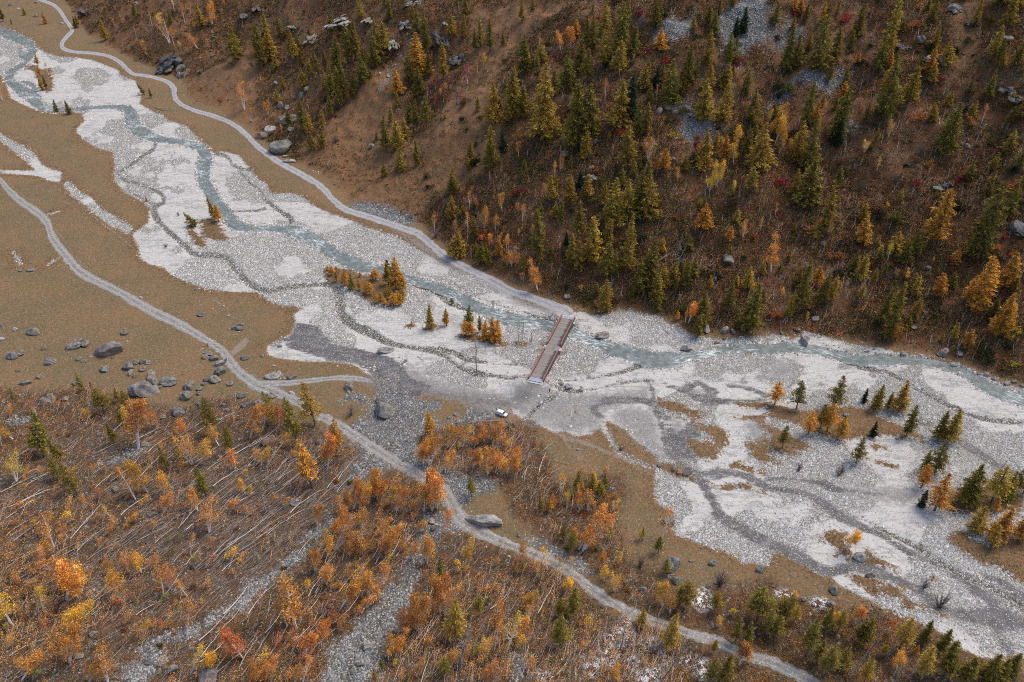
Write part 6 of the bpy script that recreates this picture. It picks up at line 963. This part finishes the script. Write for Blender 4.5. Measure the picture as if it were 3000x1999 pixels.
# ---------------- hikers ----------------
def skinmesh(name, J, E, mat, parent, sub=1, root=0):
    me = bpy.data.meshes.new(name); me.from_pydata([j[:3] for j in J], E, []); me.materials.append(mat); o = ob(name, me, parent); md = o.modifiers.new('skin', 'SKIN'); sk = me.skin_vertices[0].data
    for i, j in enumerate(J): sk[i].radius = (j[3], j[3] if len(j) < 5 else j[4]); sk[i].use_root = (i == root)
    md.use_smooth_shade = True; s2 = o.modifiers.new('sub', 'SUBSURF'); s2.levels = sub; s2.render_levels = sub; return o
CLO = {}
def cloth(c):
    if c not in CLO: CLO[c] = plain('cloth_%d' % len(CLO), c, .9, 0, 3, .12)
    return CLO[c]
SKIN = plain('skin', (.55, .33, .24), .6)
def person(x, y, z, face, top, legs, hat, label, sit=False, pack=None):
    o = ob('person', None, loc=(x, y, z)); o.rotation_euler = (0, 0, face); tag(o, label, 'person', 'hikers')
    hp = .50 if sit else .92; kx = .45 if sit else .06; kz = .52 if sit else .5; fx = .48 if sit else 0; hip = [(0, 0, hp, .15, .12)]
    J = [(0, 0, hp, .12, .10), (0, 0, hp + .22, .115, .09), (0, 0, hp + .45, .14, .09), (0, 0, hp + .57, .05), (.02, 0, hp + .66, .07), (.03, 0, hp + .76, .085, .075)]; E = [(0, 1), (1, 2), (2, 3), (3, 4), (4, 5)]
    JL = [(0, 0, hp, .15, .12)]; EL = []; JT = [(0, 0, hp - .04, .15, .12), (0, 0, hp + .22, .15, .12), (0, 0, hp + .46, .165, .12)]; ET = [(0, 1), (1, 2)]
    for s in (-1, 1):
        k = len(J); J += [(.0, s * .09, hp - .05, .08), (kx, s * .11, kz, .055), (fx, s * .11, .08, .04), (fx + .15, s * .12, .04, .035)]; E += [(0, k), (k, k + 1), (k + 1, k + 2), (k + 2, k + 3)]
        k = len(J); J += [(0, s * .2, hp + .48, .055), (-.02, s * .26, hp + .2, .042), (.2, s * .24, hp + .02, .032), (.27, s * .24, hp, .026)]; E += [(2, k), (k, k + 1), (k + 1, k + 2), (k + 2, k + 3)]
        h = k + 3
        for q, (dx, dy) in enumerate(((.09, -.03), (.10, -.01), (.095, .012), (.08, .03), (.04, .05))): J.append((.27 + dx, s * (.24 + dy), hp - .02 - .01 * q, .010)); E.append((h, len(J) - 1))
        k = len(JL); JL += [(.0, s * .09, hp - .05, .10), (kx, s * .11, kz, .075), (fx, s * .11, .12, .06)]; EL += [(0, k), (k, k + 1), (k + 1, k + 2)]
        k = len(JT); JT += [(0, s * .2, hp + .48, .075), (-.02, s * .26, hp + .2, .06), (.18, s * .24, hp + .03, .048)]; ET += [(2, k), (k, k + 1), (k + 1, k + 2)]
    skinmesh('body', J, E, SKIN, o); skinmesh('jacket', JT, ET, cloth(top), o); skinmesh('trousers', JL, EL, cloth(legs), o)
    skinmesh('hat' if hat[0] > .5 else 'hair', [(-.01, 0, hp + .80, .10, .09), (-.02, 0, hp + .86, .06)], [(0, 1)], cloth(hat), o)
    for s in (-1, 1): part('boot', [box((fx + .05, s * .11, .05), (.27, .10, .11))], cloth((.05, .04, .04)), o)
    if pack: b = part('rucksack', [box((-.22, 0, hp + .30), (.2, .3, .46)), box((-.22, 0, hp + .56), (.15, .24, .10))], cloth(pack), o)
def gp(u, v): (x,), (y,) = hit(u, v); return x, y, float(ground(x, y))
person(*gp(1610, 1153), 2.4, (.02, .02, .025), (.04, .04, .045), (.02, .015, .01), "person in black standing on the gravel below the bridge")
person(*gp(608.5, 1015), -.8, (.30, .04, .07), (.05, .05, .07), (.25, .04, .06), "person in a maroon top with a pale rucksack beside the track", pack=(.65, .65, .65))
person(*gp(597.5, 1040), .5, (.55, .68, .25), (.04, .05, .10), (.05, .06, .09), "person in a lime-green top beside the boulder row")
person(*gp(536.8, 1097), 2., (.05, .05, .11), (.55, .48, .45), (.75, .75, .75), "person in navy top and pale trousers alone on the meadow")
person(*gp(432, 1115.5), -1., (.75, .10, .06), (.03, .04, .06), (.03, .02, .02), "person in a bright orange-red jacket by the meadow boulders")
person(*gp(661, 1062), 2.6, (.04, .45, .60), (.04, .05, .06), (.04, .03, .03), "hiker in a turquoise jacket at the track side of the boulder row", pack=(.04, .04, .06))
person(*gp(664.5, 1058), 3.6, (.30, .05, .09), (.03, .03, .04), (.8, .8, .85), "hiker in a white cap and dark red top behind the turquoise jacket")
x_, y_, z_ = gp(655, 1066); person(x_, y_, z_ + .35, -.6, (.72, .70, .25), (.06, .08, .09), (.05, .05, .05), "hiker in a pale yellow jacket sitting at the boulder's edge", True)
x_, y_, z_ = gp(649, 1067); person(x_, y_, z_ + .55, -1.2, (.60, .02, .06), (.03, .05, .05), (.02, .02, .02), "hiker in a crimson jacket sitting on the flat boulder", True)
# a small dog near the person in black
x_, y_, z_ = gp(1580.5, 1163); dog = ob('dog', None, loc=(x_, y_, z_)); dog.rotation_euler = (0, 0, -.5); tag(dog, "small black and white dog on the gravel below the bridge", 'dog')
BLK, WHT = cloth((.025, .025, .025)), cloth((.72, .70, .68))
JD = [(0, 0, .42, .11, .12), (.28, 0, .44, .13, .13), (-.26, 0, .43, .11, .11), (.42, 0, .54, .08), (.52, 0, .62, .075), (.64, 0, .59, .04), (-.42, 0, .46, .03), (-.58, 0, .56, .02)]; ED = [(0, 1), (0, 2), (1, 3), (3, 4), (4, 5), (2, 6), (6, 7)]
for s in (-1, 1):
    k = len(JD); JD += [(.26, s * .09, .28, .045), (.27, s * .09, .15, .028), (.29, s * .09, .03, .03)]; ED += [(1, k), (k, k + 1), (k + 1, k + 2)]
    k = len(JD); JD += [(-.24, s * .09, .28, .055), (-.34, s * .09, .17, .03), (-.30, s * .09, .03, .03)]; ED += [(2, k), (k, k + 1), (k + 1, k + 2)]
    k = len(JD); JD += [(.50, s * .06, .71, .018)]; ED += [(4, k)]
skinmesh('body', JD, ED, BLK, dog); skinmesh('white_flank_fur', [(-.05, -.02, .41, .115, .125), (.2, -.03, .40, .125, .125)], [(0, 1)], WHT, dog)
write_labels()
